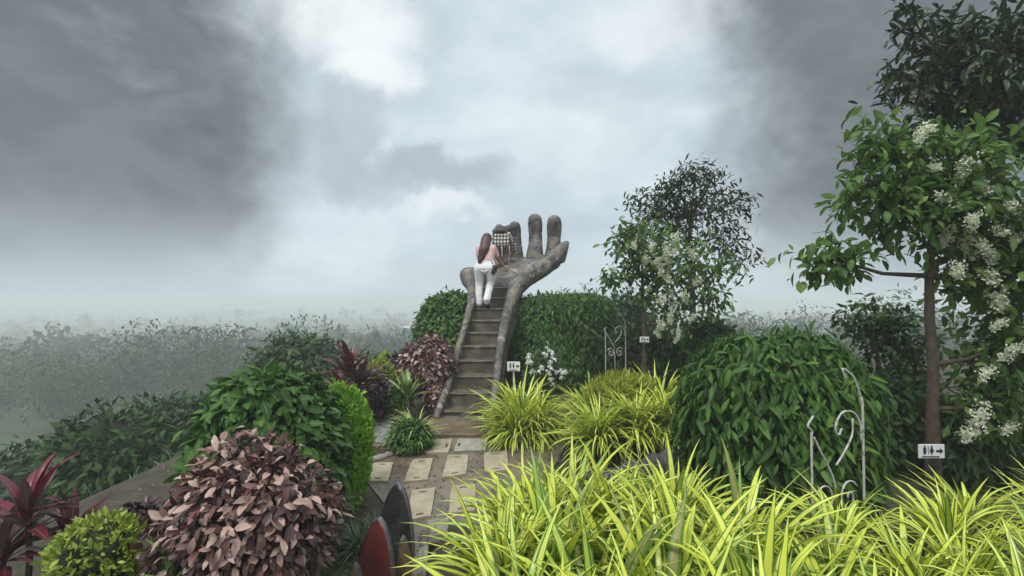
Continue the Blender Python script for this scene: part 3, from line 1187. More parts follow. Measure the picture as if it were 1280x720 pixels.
def woman_in_pink():
    foot = W(606.5, 384, 10.78)
    fz = STEP_R * 8 - .074
    base = V3(foot.x, 10.78, fz)
    o = thing('person', 'woman in pink top and wide white trousers with long reddish hair climbing the stair', 'person', base, R(-8))
    I = Matrix()
    b = Blob()
    hl, hr = V3(-.095, .0, .86), V3(.095, .0, .86)
    # body: one skin
    b.chain((hl, .10), (V3(-.13, .06, .47), .060), (V3(-.13, .0, .09), .040), (V3(-.13, .03, .04), .036), (V3(-.13, .13, .03), .028))
    b.chain((hr, .10), (V3(.07, .07, .47), .062), (V3(.055, -.12, .17), .040), (V3(.055, -.10, .10), .034), (V3(.06, .0, .05), .028))
    b.hull((hl, .105), (hr, .105), (V3(0, .04, 1.02), .10))
    b.hull((V3(-.06, .04, 1.02), .09), (V3(.06, .04, 1.02), .09), (V3(-.09, .11, 1.22), .085), (V3(.09, .11, 1.22), .085))
    b.hull((V3(-.13, .13, 1.28), .055), (V3(.13, .13, 1.28), .055), (V3(0, .13, 1.20), .10), (V3(0, .15, 1.33), .055))
    b.chain((V3(0, .15, 1.33), .052), (V3(0, .18, 1.42), .048))
    hc = V3(.0, .20, 1.475)
    f, x, u = add_head(b, hc, V3(.12, 1, .12))
    b.chain((V3(.155, .13, 1.275), .055), (V3(.235, .22, 1.06), .043), (V3(.33, .33, .90), .030))
    add_hand(b, V3(.33, .33, .90), V3(.55, .6, -.6), V3(-.3, .3, -1), -1)
    b.chain((V3(-.155, .13, 1.275), .055), (V3(-.19, .26, 1.07), .043), (V3(-.10, .46, .98), .030))
    add_hand(b, V3(-.10, .46, .98), V3(.2, 1, -.2), V3(0, .2, -1), 1)
    part(b, 'body', 'skin', o, I, .0075, 3)
    face_parts(hc, f, x, u, o, I)
    # wide trousers
    b = Blob()
    b.hull((V3(-.118, -.02, .83), .124), (V3(.118, -.02, .83), .124), (V3(-.085, .025, .96), .105), (V3(.085, .025, .96), .105))
    b.chain((V3(-.128, -.02, .81), .118), (V3(-.135, .05, .56), .094), (V3(-.138, .045, .46), .083), (V3(-.135, .01, .26), .080), (V3(-.13, -.01, .10), .086))
    b.chain((V3(.128, -.02, .81), .118), (V3(.112, .06, .56), .094), (V3(.095, .05, .47), .083), (V3(.075, -.06, .31), .076), (V3(.062, -.14, .18), .080))
    b.chain((V3(-.11, -.105, .80), .028), (V3(-.03, -.125, .76), .016), (V3(.0, -.10, .74), .012))
    b.chain((V3(.11, -.105, .80), .028), (V3(.03, -.125, .76), .016), (V3(.0, -.10, .74), .012))
    part(b, 'trousers', 'whitecloth', o, I, .009, 2)
    # knitted top with short sleeves
    b = Blob()
    b.hull((V3(-.075, .035, 1.00), .112), (V3(.075, .035, 1.00), .112), (V3(-.10, .11, 1.22), .105), (V3(.10, .11, 1.22), .105))
    b.hull((V3(-.14, .13, 1.28), .070), (V3(.14, .13, 1.28), .070), (V3(0, .11, 1.18), .12), (V3(0, .14, 1.32), .068))
    for s in (-1, 1):
        e = V3(.21, .195, 1.12) if s > 0 else V3(-.182, .225, 1.12)
        b.chain((V3(s * .15, .13, 1.275), .072), (e, .066))
    part(b, 'top', 'pink', o, I, .010, 4)
    # long hair down the back
    b = Blob()
    b.hull((hc + V3(0, -.02, .035), .104), (hc + V3(0, -.035, -.03), .102), (hc + V3(.0, .01, .045), .098))
    b.hull((hc + V3(-.03, -.05, -.02), .095), (hc + V3(.02, -.05, -.02), .09), (V3(-.06, .02, 1.25), .080), (V3(.01, .0, 1.25), .075))
    b.hull((V3(-.06, .01, 1.25), .080), (V3(.01, .0, 1.25), .075), (V3(-.10, -.05, 1.07), .060), (V3(-.05, -.06, 1.05), .050))
    b.hull((V3(-.10, -.05, 1.07), .058), (V3(-.05, -.06, 1.05), .048), (V3(-.115, -.06, .97), .022), (V3(-.09, -.065, .95), .018))
    for k in range(14):
        q = -.12 + .011 * k
        b.chain((hc + V3(q * .8 + .02, -.13 + abs(q) * .3, .02), .012), (V3(q - .0, -.075 + .02 * math.sin(k), 1.22), .013), (V3(q * .55 - .065, -.11, 1.03), .010), (V3(q * .5 - .075, -.11, .95 + .02 * math.sin(k * 2.3)), .006))
    part(b, 'hair', 'hair', o, I, .008, 1)
    # sandals
    for c, tilt in ((V3(-.13, .06, .012), 0), (V3(.057, -.06, .062), R(-38))):
        bm = bmesh.new()
        rot = Matrix.Rotation(tilt, 4, 'X')
        add_box(bm, c, (.085, .25, .024), rot, .010)
        so = bm_obj('shoe', bm, M['black'], None)
        so.parent = o
        bm = bmesh.new()
        add_box(bm, c + V3(0, .05, .045), (.092, .04, .055), rot, .012)
        st = bm_obj('shoe_strap', bm, M['shoe'], None)
        st.parent = so
        bm = bmesh.new()
        add_box(bm, c + V3(0, -.09, .05), (.088, .05, .065), rot, .012)
        st = bm_obj('shoe_strap', bm, M['shoe'], None)
        st.parent = so
    # crossbody bag is carried: a thing of its own
    bg = thing('crossbody_bag', 'small black crossbody bag on the right hip of the woman in pink', 'bag', base, R(-8))
    bm = bmesh.new()
    add_box(bm, (.20, -.03, .80), (.085, .20, .20), Matrix.Rotation(R(14), 4, 'Y'), .022)
    q = bm_obj('pouch', bm, M['black'], None, True)
    q.parent = bg
    bm = bmesh.new()
    add_box(bm, (.225, -.03, .85), (.06, .205, .09), Matrix.Rotation(R(14), 4, 'Y'), .015)
    q = bm_obj('flap', bm, M['packdark'], None, True)
    q.parent = bg
    t = Tubes()
    t.tube([(-.12, .15, 1.345), (-.08, .035, 1.305), (.0, -.0, 1.18), (.09, -.045, 1.04), (.17, -.085, .93), (.205, -.06, .88)], .011, 6)
    t.tube([(-.12, .15, 1.345), (-.06, .24, 1.28), (.05, .235, 1.12), (.15, .16, .98), (.205, .03, .88)], .011, 6)
    q = t.build('strap', M['black'], None)
    q.parent = bg


woman_in_pink()


def climber_with_backpack():
    foot = W(626.5, 336.5, 12.05)
    base = V3(foot.x, 12.05, foot.z - .0)
    o = thing('person', 'person in black and white plaid shirt bending forward in the palm of the hand', 'person', base, R(-4))
    I = Matrix()
    b = Blob()
    hl, hr = V3(-.085, -.02, .60), V3(.085, -.02, .60)
    b.chain((hl, .095), (V3(-.095, .10, .34), .062), (V3(-.08, -.02, .10), .042), (V3(-.08, .0, .04), .036), (V3(-.08, .10, .035), .028))
    b.chain((hr, .095), (V3(.105, .16, .38), .062), (V3(.10, .06, .18), .042), (V3(.10, .09, .13), .036), (V3(.10, .18, .13), .028))
    b.hull((hl, .085), (hr, .085), (V3(0, .16, .68), .08))
    b.hull((V3(-.05, .16, .70), .08), (V3(.05, .16, .70), .08), (V3(-.09, .30, .79), .09), (V3(.09, .30, .79), .09))
    b.hull((V3(-.13, .36, .81), .055), (V3(.13, .36, .81), .055), (V3(0, .28, .77), .10), (V3(.02, .42, .84), .055))
    b.chain((V3(.03, .42, .84), .05), (V3(.09, .47, .92), .047))
    hc = V3(.125, .50, .985)
    f, x, u = add_head(b, hc, V3(.15, 1, -.25))
    b.chain((V3(.165, .36, .80), .052), (V3(.25, .36, .58), .042), (V3(.23, .46, .42), .028))
    add_hand(b, V3(.23, .46, .42), V3(-.1, .5, -.8), V3(-.6, .6, .1), -1)
    b.chain((V3(-.165, .36, .80), .052), (V3(-.22, .42, .58), .042), (V3(-.15, .56, .44), .028))
    add_hand(b, V3(-.15, .56, .44), V3(.1, .7, -.5), V3(.5, .5, -.4), 1)
    part(b, 'body', 'skin', o, I, .0075, 3)
    face_parts(hc, f, x, u, o, I)
    b = Blob()
    b.hull((hl, .095), (hr, .095), (V3(0, .08, .62), .07))
    b.chain((hl, .108), (V3(-.095, .10, .34), .074), (V3(-.08, -.02, .11), .052))
    b.chain((hr, .108), (V3(.105, .16, .38), .074), (V3(.10, .06, .19), .052))
    part(b, 'leggings', 'mauve', o, I, .010, 3)
    b = Blob()
    b.hull((V3(-.13, -.07, .575), .08), (V3(.13, -.07, .575), .08), (V3(-.13, .0, .74), .10), (V3(.13, .0, .74), .10))
    b.hull((V3(-.13, .08, .73), .125), (V3(.13, .08, .73), .125), (V3(-.13, .34, .84), .095), (V3(.13, .34, .84), .095))
    b.chain((V3(.165, .36, .80), .074), (V3(.25, .35, .60), .072), (V3(.25, .39, .50), .075))
    b.chain((V3(-.165, .36, .80), .074), (V3(-.22, .41, .60), .068), (V3(-.19, .50, .50), .066))
    part(b, 'shirt', 'plaid', o, I, .010, 3)
    b = Blob()
    b.hull((hc + V3(0, -.01, .035), .102), (hc + V3(-.01, -.05, .0), .098), (hc + V3(0, -.03, -.04), .085))
    b.chain((hc + V3(-.02, -.07, -.02), .07), (V3(.09, .38, .92), .05))
    part(b, 'hair', 'hairdark', o, I, .009, 2)
    for c, tilt in ((V3(-.08, .05, .03), 0), (V3(.10, .13, .115), R(-6))):
        b = Blob()
        b.hull((c + V3(0, -.07, 0), .045), (c + V3(-.01, .09, -.008), .036), (c + V3(.012, .08, -.008), .036), (c + V3(0, -.05, .04), .042))
        s = part(b, 'shoe', 'black', o, I, .008, 2)
        bm = bmesh.new()
        add_box(bm, c + V3(0, .01, -.035), (.098, .27, .022), None, .008)
        so = bm_obj('sole', bm, M['shoe'], None)
        so.parent = s
    t = Tubes()
    t.tube([(.02, -.125, .58), (.03, -.13, .44), (.035, -.12, .30), (.05, -.10, .24)], .011, 6)
    q = t.build('drawstring', M['shoe'], None)
    q.parent = o
    bp = thing('backpack', 'mottled brown backpack on the back of the person in plaid', 'backpack', base, R(-4))
    tilt = Matrix.Rotation(R(-62), 4, 'X')
    b = Blob()
    for sx in (-1, 1):
        pass
    b.hull(*[(V3(sx * .095 - .05, .13 + yy, .88 + zz), .075) for sx in (-1, 1) for yy, zz in ((-.03, -.06), (.17, .06), (-.09, .02))] + [(V3(-.06, .12, .99), .10)])
    q = part(b, 'pack_body', 'pack', bp, I, .010, 3)
    b = Blob()
    b.hull(*[(V3(sx * .075 - .01, .0 + yy, .93 + zz), .05) for sx in (-1, 1) for yy, zz in ((-.04, -.03), (.04, .05))])
    part(b, 'front_pocket', 'packdark', bp, I, .010, 2)
    t = Tubes()
    for sx in (-1, 1):
        t.tube([(sx * .12, .34, .90), (sx * .15, .42, .86), (sx * .17, .40, .74), (sx * .15, .20, .64), (sx * .13, .08, .76)], .017, 6)
    q = t.build('shoulder_strap', M['packdark'], None)
    q.parent = bp
    t = Tubes()
    t.tube([(-.03, .29, 1.02), (-.02, .31, 1.06), (.02, .31, 1.06), (.03, .29, 1.02)], .010, 6)
    q = t.build('carry_loop', M['packdark'], None)
    q.parent = bp


climber_with_backpack()

# ------------------------------------------------------------------ hedges and shrubs
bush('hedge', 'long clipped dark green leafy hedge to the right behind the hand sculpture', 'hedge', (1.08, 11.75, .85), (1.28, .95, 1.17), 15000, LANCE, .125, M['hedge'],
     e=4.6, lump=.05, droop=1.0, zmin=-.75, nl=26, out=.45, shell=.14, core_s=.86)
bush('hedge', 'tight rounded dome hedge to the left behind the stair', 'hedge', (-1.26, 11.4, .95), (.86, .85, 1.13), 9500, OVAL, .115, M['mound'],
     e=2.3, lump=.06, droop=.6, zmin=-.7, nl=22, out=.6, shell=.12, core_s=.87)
# brighter vine sprays hanging on the hedge front
vn = thing('climbing_vine', 'bright green drooping vine leaves on the front of the long hedge', 'vine', (.7, 10.75, .2))
n = 520
cl = np.array([[.62, 10.80, 1.35], [.75, 10.78, 1.15], [.98, 10.78, 1.0], [.88, 10.76, .75], [1.35, 10.82, .6], [.45, 10.82, .95]])
P = cl[rng.integers(0, len(cl), n)] + rng.normal(0, 1, (n, 3)) * np.array([.12, .035, .16])
Rm = frames(np.stack([rng.normal(0, .5, n), -.35 + rng.normal(0, .2, n), -.9 + rng.normal(0, .3, n)], -1), np.stack([rng.normal(0, .3, n), -np.ones(n), .4 + np.zeros(n)], -1))
scatter('foliage', LANCE, Rm, P, .135 * rng.uniform(.7, 1.3, n), rng.random(n), M['vine'], vn)
t = Tubes()
for c in cl:
    t.tube([(c[0], 10.95, 0), (c[0] - .03, 10.88, c[2] * .6), tuple(c)], [.012, .01, .005], 5)
t.build('stem', M['stem'], vn)

bush('coleus', 'mottled pink and maroon coleus bush beside the left rail of the stair', 'shrub', W(536, 458, 9.1), (.44, .42, .50), 3600, OVAL, .10, M['coleus'],
     core='core_purple', lump=.12, droop=.5, zmin=-.95, indiv=120, key='coleus_leaf')
bush('coleus', 'small mottled pink coleus beneath the larger one at the foot of the rail', 'shrub', W(546, 497, 8.7), (.17, .2, .26), 420, OVAL, .10, M['coleus'], core='core_purple', zmin=-.9)
bush('lime_shrub', 'yellow green feathery shrub left of the coleus', 'shrub', W(474, 470, 9.4), (.24, .25, .30), 1500, SMALL, .06, M['lime'], lump=.25, zmin=-.8, droop=-.4, shell=.35)
bush('lime_shrub', 'small yellow green tuft behind the larger feathery shrub', 'shrub', W(482, 452, 10.2), (.12, .14, .16), 420, SMALL, .06, M['lime'], lump=.3, zmin=-.8, droop=-.4, shell=.35)
bush('purple_shrub', 'dark purple shrub between the bright conifer and the spider plant', 'shrub', W(470, 502, 8.4), (.24, .24, .30), 700, OVAL, .12, M['darkpurple'], core='core_purple', zmin=-.9)
bush('purple_shrub', 'low dark purple shrub in front of the green slope', 'shrub', W(495, 456, 10.0), (.19, .2, .17), 420, OVAL, .11, M['darkpurple'], core='core_purple', zmin=-.9)
bush('low_shrub', 'small leafy green shrub behind the cream striped spider plant', 'shrub', W(500, 500, 8.3), (.20, .2, .24), 900, SMALL, .07, M['mound'], zmin=-.9)
bush('olive_shrub', 'olive yellow small leaved shrub among the striped plants', 'shrub', W(774, 490, 7.3), (.40, .26, .17), 1700, NARROW, .13, M['olive'], lump=.35, droop=-1.0, zmin=-.8, shell=.4)
wf = bush('flowering_shrub', 'dark green shrub dotted with small white flowers by the restroom sign', 'shrub', W(680, 478, 8.9), (.36, .3, .50), 2200, SMALL, .075, M['shrub'], lump=.15, zmin=-.9)


def flower_mesh(name, rad, npet, size, mat, shape=(1, 1, 1)):
    d = unit(npet, -.5)
    P = d * rad * np.array(shape) * rng.uniform(.75, 1.05, (len(d), 1))
    Rm = frames(np.cross(d, rng.normal(size=d.shape)), d + rng.normal(0, .25, d.shape))
    V, Q, U, Rn = [], [], [], []
    tp = leaf_tpl(1, .8, 2, 1, .4, 0, 'oval')
    v = np.einsum('nij,kj->nki', Rm * size, tp[0]) + P[:, None, :]
    k = len(tp[0])
    me = np_mesh(name, v.reshape(-1, 3), (tp[1][None] + (np.arange(len(P)) * k)[:, None, None]).reshape(-1, 4), np.tile(tp[2], (len(P), 1)), np.repeat(rng.random(len(P)), k))
    me.materials.append(mat)
    return me


FL_SMALL = flower_mesh('flower', .03, 14, .032, M['petal_white'])


def panicle(name, mat):
    """a loose drooping spray of many small florets"""
    ax = Vector(rng.normal(0, .35, 3)) + Vector((0, 0, -1))
    Ps = []
    for k in range(11):
        t = k / 10
        c = np.array((ax * (t - .5) * .20)[:]) + rng.normal(0, .028 * (1.3 - t), 3)
        Ps.append(c + rng.normal(0, .020 + .016 * (1 - t), (20, 3)))
    P = np.concatenate(Ps)
    d = rng.normal(size=P.shape)
    tp = leaf_tpl(1, .7, 2, 1, .5, 0, 'oval')
    v = np.einsum('nij,kj->nki', frames(d, rng.normal(size=P.shape) + np.array([0, -.4, .6])) * .034, tp[0]) + P[:, None, :]
    k = len(tp[0])
    me = np_mesh(name, v.reshape(-1, 3), (tp[1][None] + (np.arange(len(P)) * k)[:, None, None]).reshape(-1, 4), np.tile(tp[2], (len(P), 1)), np.repeat(rng.random(len(P)), k))
    me.materials.append(mat)
    return me


FL_BIG = [panicle('flower_cluster', M['petal']) for _ in range(6)]


def put(name, me, parent, p, s=1, rz=None):
    o = bpy.data.objects.new(name, me)
    C.objects.link(o)
    o.parent = parent
    o.matrix_parent_inverse = chain(parent).inverted()
    o.location = p
    o.rotation_euler = (random.uniform(-.4, .4), random.uniform(-.4, .4), random.uniform(0, 6.28))
    o.scale = (s, s, s)
    return o


for k in range(52):
    px, py = random.choice([(660, 446), (672, 486), (703, 466), (664, 462), (690, 470), (662, 452), (675, 460), (684, 463), (690, 452), (697, 462), (688, 478), (694, 484), (679, 470), (686, 441), (668, 470), (700, 472)])
    put('flower', FL_SMALL, wf, W(px + random.gauss(0, 3), py + random.gauss(0, 3), 8.56 + random.uniform(-.06, .05)), random.uniform(.6, 1.2))

# conifer at the left: a tall pointed bright green shrub made of upright sprays
bush('conifer', 'bright lime green rounded conifer beside the wet path', 'conifer', (onground(436, 5.6) + V3(0, 0, .56)), (.22, .23, .64), 9000, SMALL, .055, M['conifer'],
     e=2.2, lump=.13, droop=-1.1, zmin=-.95, shell=.3, nl=60, out=.45)


def rosette(name, label, cat, c, n, L, mat, tpls, e=(25, 80), group=None, stem=.3, tiers=1):
    o = thing(name, label, cat, (c[0], c[1], float(gz(c[0], c[1]))), 0, group)
    for k in range(tiers):
        cc = Vector(c) - Vector((random.uniform(-.12, .12), random.uniform(-.08, .08), k * .22)) if k else Vector(c)
        Rm, P = blade_frames(n, *e, .03)
        P = P + np.array(cc[:]) + np.stack([np.zeros(n), np.zeros(n), rng.uniform(-.12, .05, n)], -1)
        leaf_objects('leaf', tpls, Rm, P, L * rng.uniform(.7, 1.1, n), mat, o, name)
        t = Tubes()
        t.tube([(cc[0], cc[1], float(gz(cc[0], cc[1])) - .03), (cc[0] + .02, cc[1], (cc[2] + float(gz(cc[0], cc[1]))) / 2), tuple(cc)], .02, 6)
        t.build('stem', M['bark'], o)
    return o


rosette('ti_plant', 'dark red ti plant behind the bright green conifer', 'plant', W(437, 462, 7.6), 26, .50, M['ti'], WIDE, (10, 84), tiers=3)
rosette('ti_plant', 'short maroon ti plant between the conifer and the purple shrub', 'plant', W(459, 474, 7.9), 18, .34, M['ti'], WIDE, (5, 70), tiers=1)
rosette('broad_leaf_plant', 'pale green broad bladed plant in front of the coleus', 'plant', W(510, 497, 8.1), 20, .52, M['broad'], WIDE, (30, 86), tiers=1)
rosette('broad_leaf_plant', 'small yellow green broad bladed plant beside the low leafy shrub', 'plant', W(491, 492, 8.5), 10, .32, M['broad'], WIDE, (20, 80), tiers=1)
blade_plant('spider_plant', 'cream striped spider plant at the foot of the left rail', 'plant', onground(519, 7.0, .12), 130, .46, M['spidercream'], BLADE_TH, 0, None, (15, 85), .10)
bush('low_shrub', 'round leafy green shrub under the cream striped spider plant', 'shrub', onground(513, 6.85, .16), (.27, .22, .24), 1400, SMALL, .07, M['mound'], zmin=-.6)
blade_plant('grass_tuft', 'grey green grass tuft at the base of the conifer', 'grass plant', onground(452, 5.0, .0), 240, .30, M['grass'], BLADE_TH, 0, None, (10, 80), .14)
blade_plant('grass_tuft', 'small grass tuft between the pickets and the path slab', 'grass plant', onground(470, 5.25, .0), 110, .22, M['grass'], BLADE_TH, 0, None, (10, 80), .10)

# striped spider plants in the middle distance
for px, D, n, L, lab in ((648, 7.2, 330, .60, 'bushy yellow striped spider plant just right of the lowest steps'),
                         (670, 7.4, 330, .66, 'yellow striped spider plant under the white flowered shrub'),
                         (652, 7.7, 300, .88, 'tall yellow striped spider plant directly under the restroom sign')):
    blade_plant('spider_plant', lab, 'plant', onground(px, D, .06), n, L, M['spider'], BLADE_TH, 0, 'spider plants beside the stair', (0, 86), .16)
for px, D, n, L, lab in ((748, 6.5, 330, .66, 'arching yellow striped spider plant at the left end of the rocks'),
                         (794, 6.6, 330, .68, 'arching yellow striped spider plant on the rocks in front of the olive shrub'),
                         (836, 6.65, 330, .70, 'arching yellow striped spider plant on the right end of the rocks'),
                         (822, 7.4, 280, .86, 'yellow striped spider plant behind the rock bed, below the trellis'),
                         (738, 7.5, 280, .70, 'yellow striped spider plant at the back left of the olive shrub'),
                         (884, 6.9, 260, .76, 'yellow striped spider plant right of the rock bed, in front of the dark shrubs')):
    blade_plant('spider_plant', lab, 'plant', onground(px, D, .26 if D < 6.8 else .2), n, L, M['spider'], BLADE_TH, 0, 'spider plants on the rock bed', (0, 86), .15)


def rock(p, s, label):
    bm = bmesh.new()
    bmesh.ops.create_icosphere(bm, subdivisions=3, radius=1)
    nd = unit(9, -1)
    am = rng.uniform(-.28, .2, 9)
    for v in bm.verts:
        d = np.array(v.co[:])
        k = 1 + sum(am[i] * max(0, d @ nd[i]) ** 2.2 for i in range(9)) + rng.normal(0, .012)
        v.co = Vector((d[0] * s[0] * k, d[1] * s[1] * k, max(-.5 * s[2], d[2] * s[2] * k))) + Vector(p)
    o = bm_obj('rock', bm, M['rock'], None, False)
    tag(o, label, 'rock', 'rocks edging the raised bed')


for px, D, s, lab in ((762, 5.75, (.16, .15, .18), 'dark jagged rock under the leftmost arching spider plant'),
                      (790, 5.7, (.17, .16, .19), 'grey blue rock in the middle of the rock edging'),
                      (815, 5.75, (.15, .15, .15), 'low dark rock between two larger rocks of the edging'),
                      (842, 5.8, (.22, .16, .21), 'large pale topped rock at the right of the edging'),
                      (738, 6.0, (.12, .12, .12), 'small dark rock at the left end of the edging beside the walk'),
                      (880, 5.9, (.20, .16, .17), 'dark rock at the far right end of the edging')):
    rock(onground(px, D, .08), s, lab)

# foreground bed of striped plants: the leaves one can pick apart are objects
fg = [(.10, 3.25), (.38, 3.35), (.68, 3.3), (1.05, 3.35), (-.03, 2.7), (.22, 2.75), (.52, 2.8), (.9, 2.75), (1.28, 2.85),
      (.02, 2.15), (.34, 2.2), (.66, 2.25), (1.05, 2.2), (.16, 1.75), (.50, 1.72), (.85, 1.75), (1.5, 2.45), (1.75, 2.85), (2.05, 2.7), (2.4, 2.75), (1.95, 2.4), (2.3, 2.3), (1.45, 2.0), (2.1, 3.3), (2.7, 3.2), (3.1, 3.5), (3.6, 3.4), (3.3, 2.9), (2.75, 2.65), (4.1, 3.7), (3.8, 3.05)]
for i, (x, y) in enumerate(fg):
    far = x > 1.4
    L = (.62 if x < .2 else .68) if not far else .48
    blade_plant('spider_plant', 'shorter yellow striped spider plant along the right side of the foreground' if far else 'large yellow striped spider plant in the dense foreground bed', 'plant', (x, y, float(gz(x, y)) - .02), 120 if not far else 80, L, M['spider'], BLADE,
                60 if not far else 18, 'spider plants along the right foreground' if far else 'spider plants in the foreground bed', (16, 85), .10, .55, 1.12, key='fgblade')

# ------------------------------------------------------------------ painted pickets at the lower left
M['pblack'] = mat_noise('black_gloss_paint', [(.3, (.014, .013, .013)), (.7, (.035, .033, .032))], 8, .32, (30, .3, .01), rough_var=(6, .2, .55, .4, .65))
M['pred'] = mat_noise('dark_red_paint', [(.3, (.085, .014, .014)), (.7, (.15, .026, .024))], 8, .4, (30, .3, .01))
M['pbrown'] = mat_noise('brown_paint', [(.3, (.10, .06, .03)), (.7, (.17, .105, .055))], 8, .5, (30, .3, .01))
M['prim'] = mat_noise('chipped_grey_paint', [(.35, (.03, .03, .03)), (.68, (.12, .125, .125))], 20, .5, (40, .4, .01))


def picket(parent, base, width, height, lean, rz, mat, th=.045, tip=.5):
    """a pointed petal-shaped board with a pale rim"""
    prof = []
    n = 18
    for i in range(n + 1):
        t = i / n
        wd = width * .5 * (math.sin(math.pi * (.22 + .78 * t) ) ** .75 if t < 1 else 0)
        wd = width * .5 * (1 - t ** 2.2) ** .62 * (1.05 - .05 * t)
        prof.append((wd, t * height))
    out = [(x, z) for x, z in prof] + [(-x, z) for x, z in prof[::-1][1:]]
    rot = Matrix.Translation(base) @ Matrix.Rotation(rz, 4, 'Z') @ Matrix.Rotation(lean, 4, 'X')

    def ring(bm, sc, y):
        return [bm.verts.new(rot @ Vector((x * sc, y, (z - height * .45) * sc + height * .45))) for x, z in out]
    bm = bmesh.new()
    rings = [ring(bm, .90, -th * .5), ring(bm, .965, -th * .42), ring(bm, .965, th * .42), ring(bm, .90, th * .5)]
    for a, b in zip(rings, rings[1:]):
        for i in range(len(out)):
            j = (i + 1) % len(out)
            bm.faces.new((a[i], a[j], b[j], b[i]))
    bm.faces.new(rings[0][::-1])
    bm.faces.new(rings[-1])
    b = bm_obj('picket', bm, mat, parent, True)
    bm = bmesh.new()
    rings = [ring(bm, .965, -th * .50), ring(bm, 1.0, -th * .40), ring(bm, 1.0, th * .40), ring(bm, .965, th * .50)]
    for a, b2 in zip(rings, rings[1:]):
        for i in range(len(out)):
            j = (i + 1) % len(out)
            bm.faces.new((a[i], a[j], b2[j], b2[i]))
    o = bm_obj('rim', bm, M['prim'], None, True)
    o.parent = b
    o.matrix_parent_inverse = chain(b).inverted()
    return b


pk = thing('picket_edging', 'row of pointed painted pickets in black red and brown beside the path', 'fence', G(488, 690))
for px, D, tipy, wpx, mt, ln, rz in ((492, 4.60, 606, 58, 'pblack', -.12, -.35), (468, 4.10, 650, 66, 'pred', -.10, -.45), (447, 3.72, 702, 40, 'pbrown', 0, -.2),
                                     (506, 4.25, 668, 28, 'pbrown', .02, .5), (502, 4.75, 655, 26, 'pred', .0, .5)):
    g = onground(px, D, -.05)
    top = W(px, tipy, D).z
    picket(pk, g, wpx / F * D, top - g.z, ln, rz, M[mt])

# fallen leaves, pebbles and weeds: more than anyone would count
n = 1500
x = rng.uniform(-4.5, 4.5, n)
y = rng.uniform(3.2, 9.5, n)
P = np.stack([x, y, gz(x, y) + .032], -1)
a = rng.uniform(0, 6.28, n)
M['litter'] = mat_leaf('fallen_leaf', [(0, (.09, .05, .02)), (.5, (.20, .13, .05)), (.8, (.10, .12, .03)), (1, (.32, .24, .09))], .6, .1)
scatter('leaf_litter', SMALL, frames(np.stack([np.cos(a), np.sin(a), rng.normal(0, .12, n)], -1), np.stack([rng.normal(0, .25, n), rng.normal(0, .25, n), np.ones(n)], -1)), P,
        rng.uniform(.02, .06, n), rng.random(n), M['litter'], None, 'stuff')
n = 700
x = rng.uniform(-2.0, 1.0, n)
y = rng.uniform(4.4, 7.6, n)
cube = (np.array([(a, b, c) for c in (-.3, .5) for b in (-.5, .5) for a in (-.5, .5)]), np.array([(0, 1, 3, 2)[::-1], (4, 5, 7, 6), (0, 1, 5, 4), (2, 3, 7, 6)[::-1], (0, 2, 6, 4)[::-1], (1, 3, 7, 5)]), np.zeros((8, 2)))
M['gravel'] = mat_leaf('gravel_grain', [(0, (.09, .075, .055)), (.6, (.15, .125, .09)), (1, (.22, .19, .145))], .7, 0)
scatter('gravel', [cube], frames(rng.normal(size=(n, 3)), rng.normal(size=(n, 3))), np.stack([x, y, gz(x, y) + .024], -1), rng.uniform(.006, .022, n), rng.random(n), M['gravel'], None, 'stuff')
n = 1400
x = np.concatenate([rng.uniform(-6, -1.3, n // 2), rng.uniform(1.2, 5.5, n // 2)])
y = np.concatenate([rng.uniform(3.0, 10.5, n // 2), rng.uniform(3.2, 9.5, n // 2)])
cx = np.repeat(x[::7], 7)[:n] + rng.normal(0, .05, n)
cy = np.repeat(y[::7], 7)[:n] + rng.normal(0, .05, n)
keep = ~((cx > -1.9) & (cx < .9) & (cy > 4.4))
cx, cy = cx[keep], cy[keep]
n = len(cx)
a = rng.uniform(0, 6.28, n)
e = rng.uniform(.4, 1.4, n)
scatter('weeds', BLADE_TH, frames(np.stack([np.cos(a) * np.cos(e), np.sin(a) * np.cos(e), np.sin(e)], -1), np.stack([-np.cos(a), -np.sin(a), np.ones(n) * .5], -1)),
        np.stack([cx, cy, gz(cx, cy)], -1), rng.uniform(.08, .24, n), rng.random(n), M['grass'], None, 'stuff')

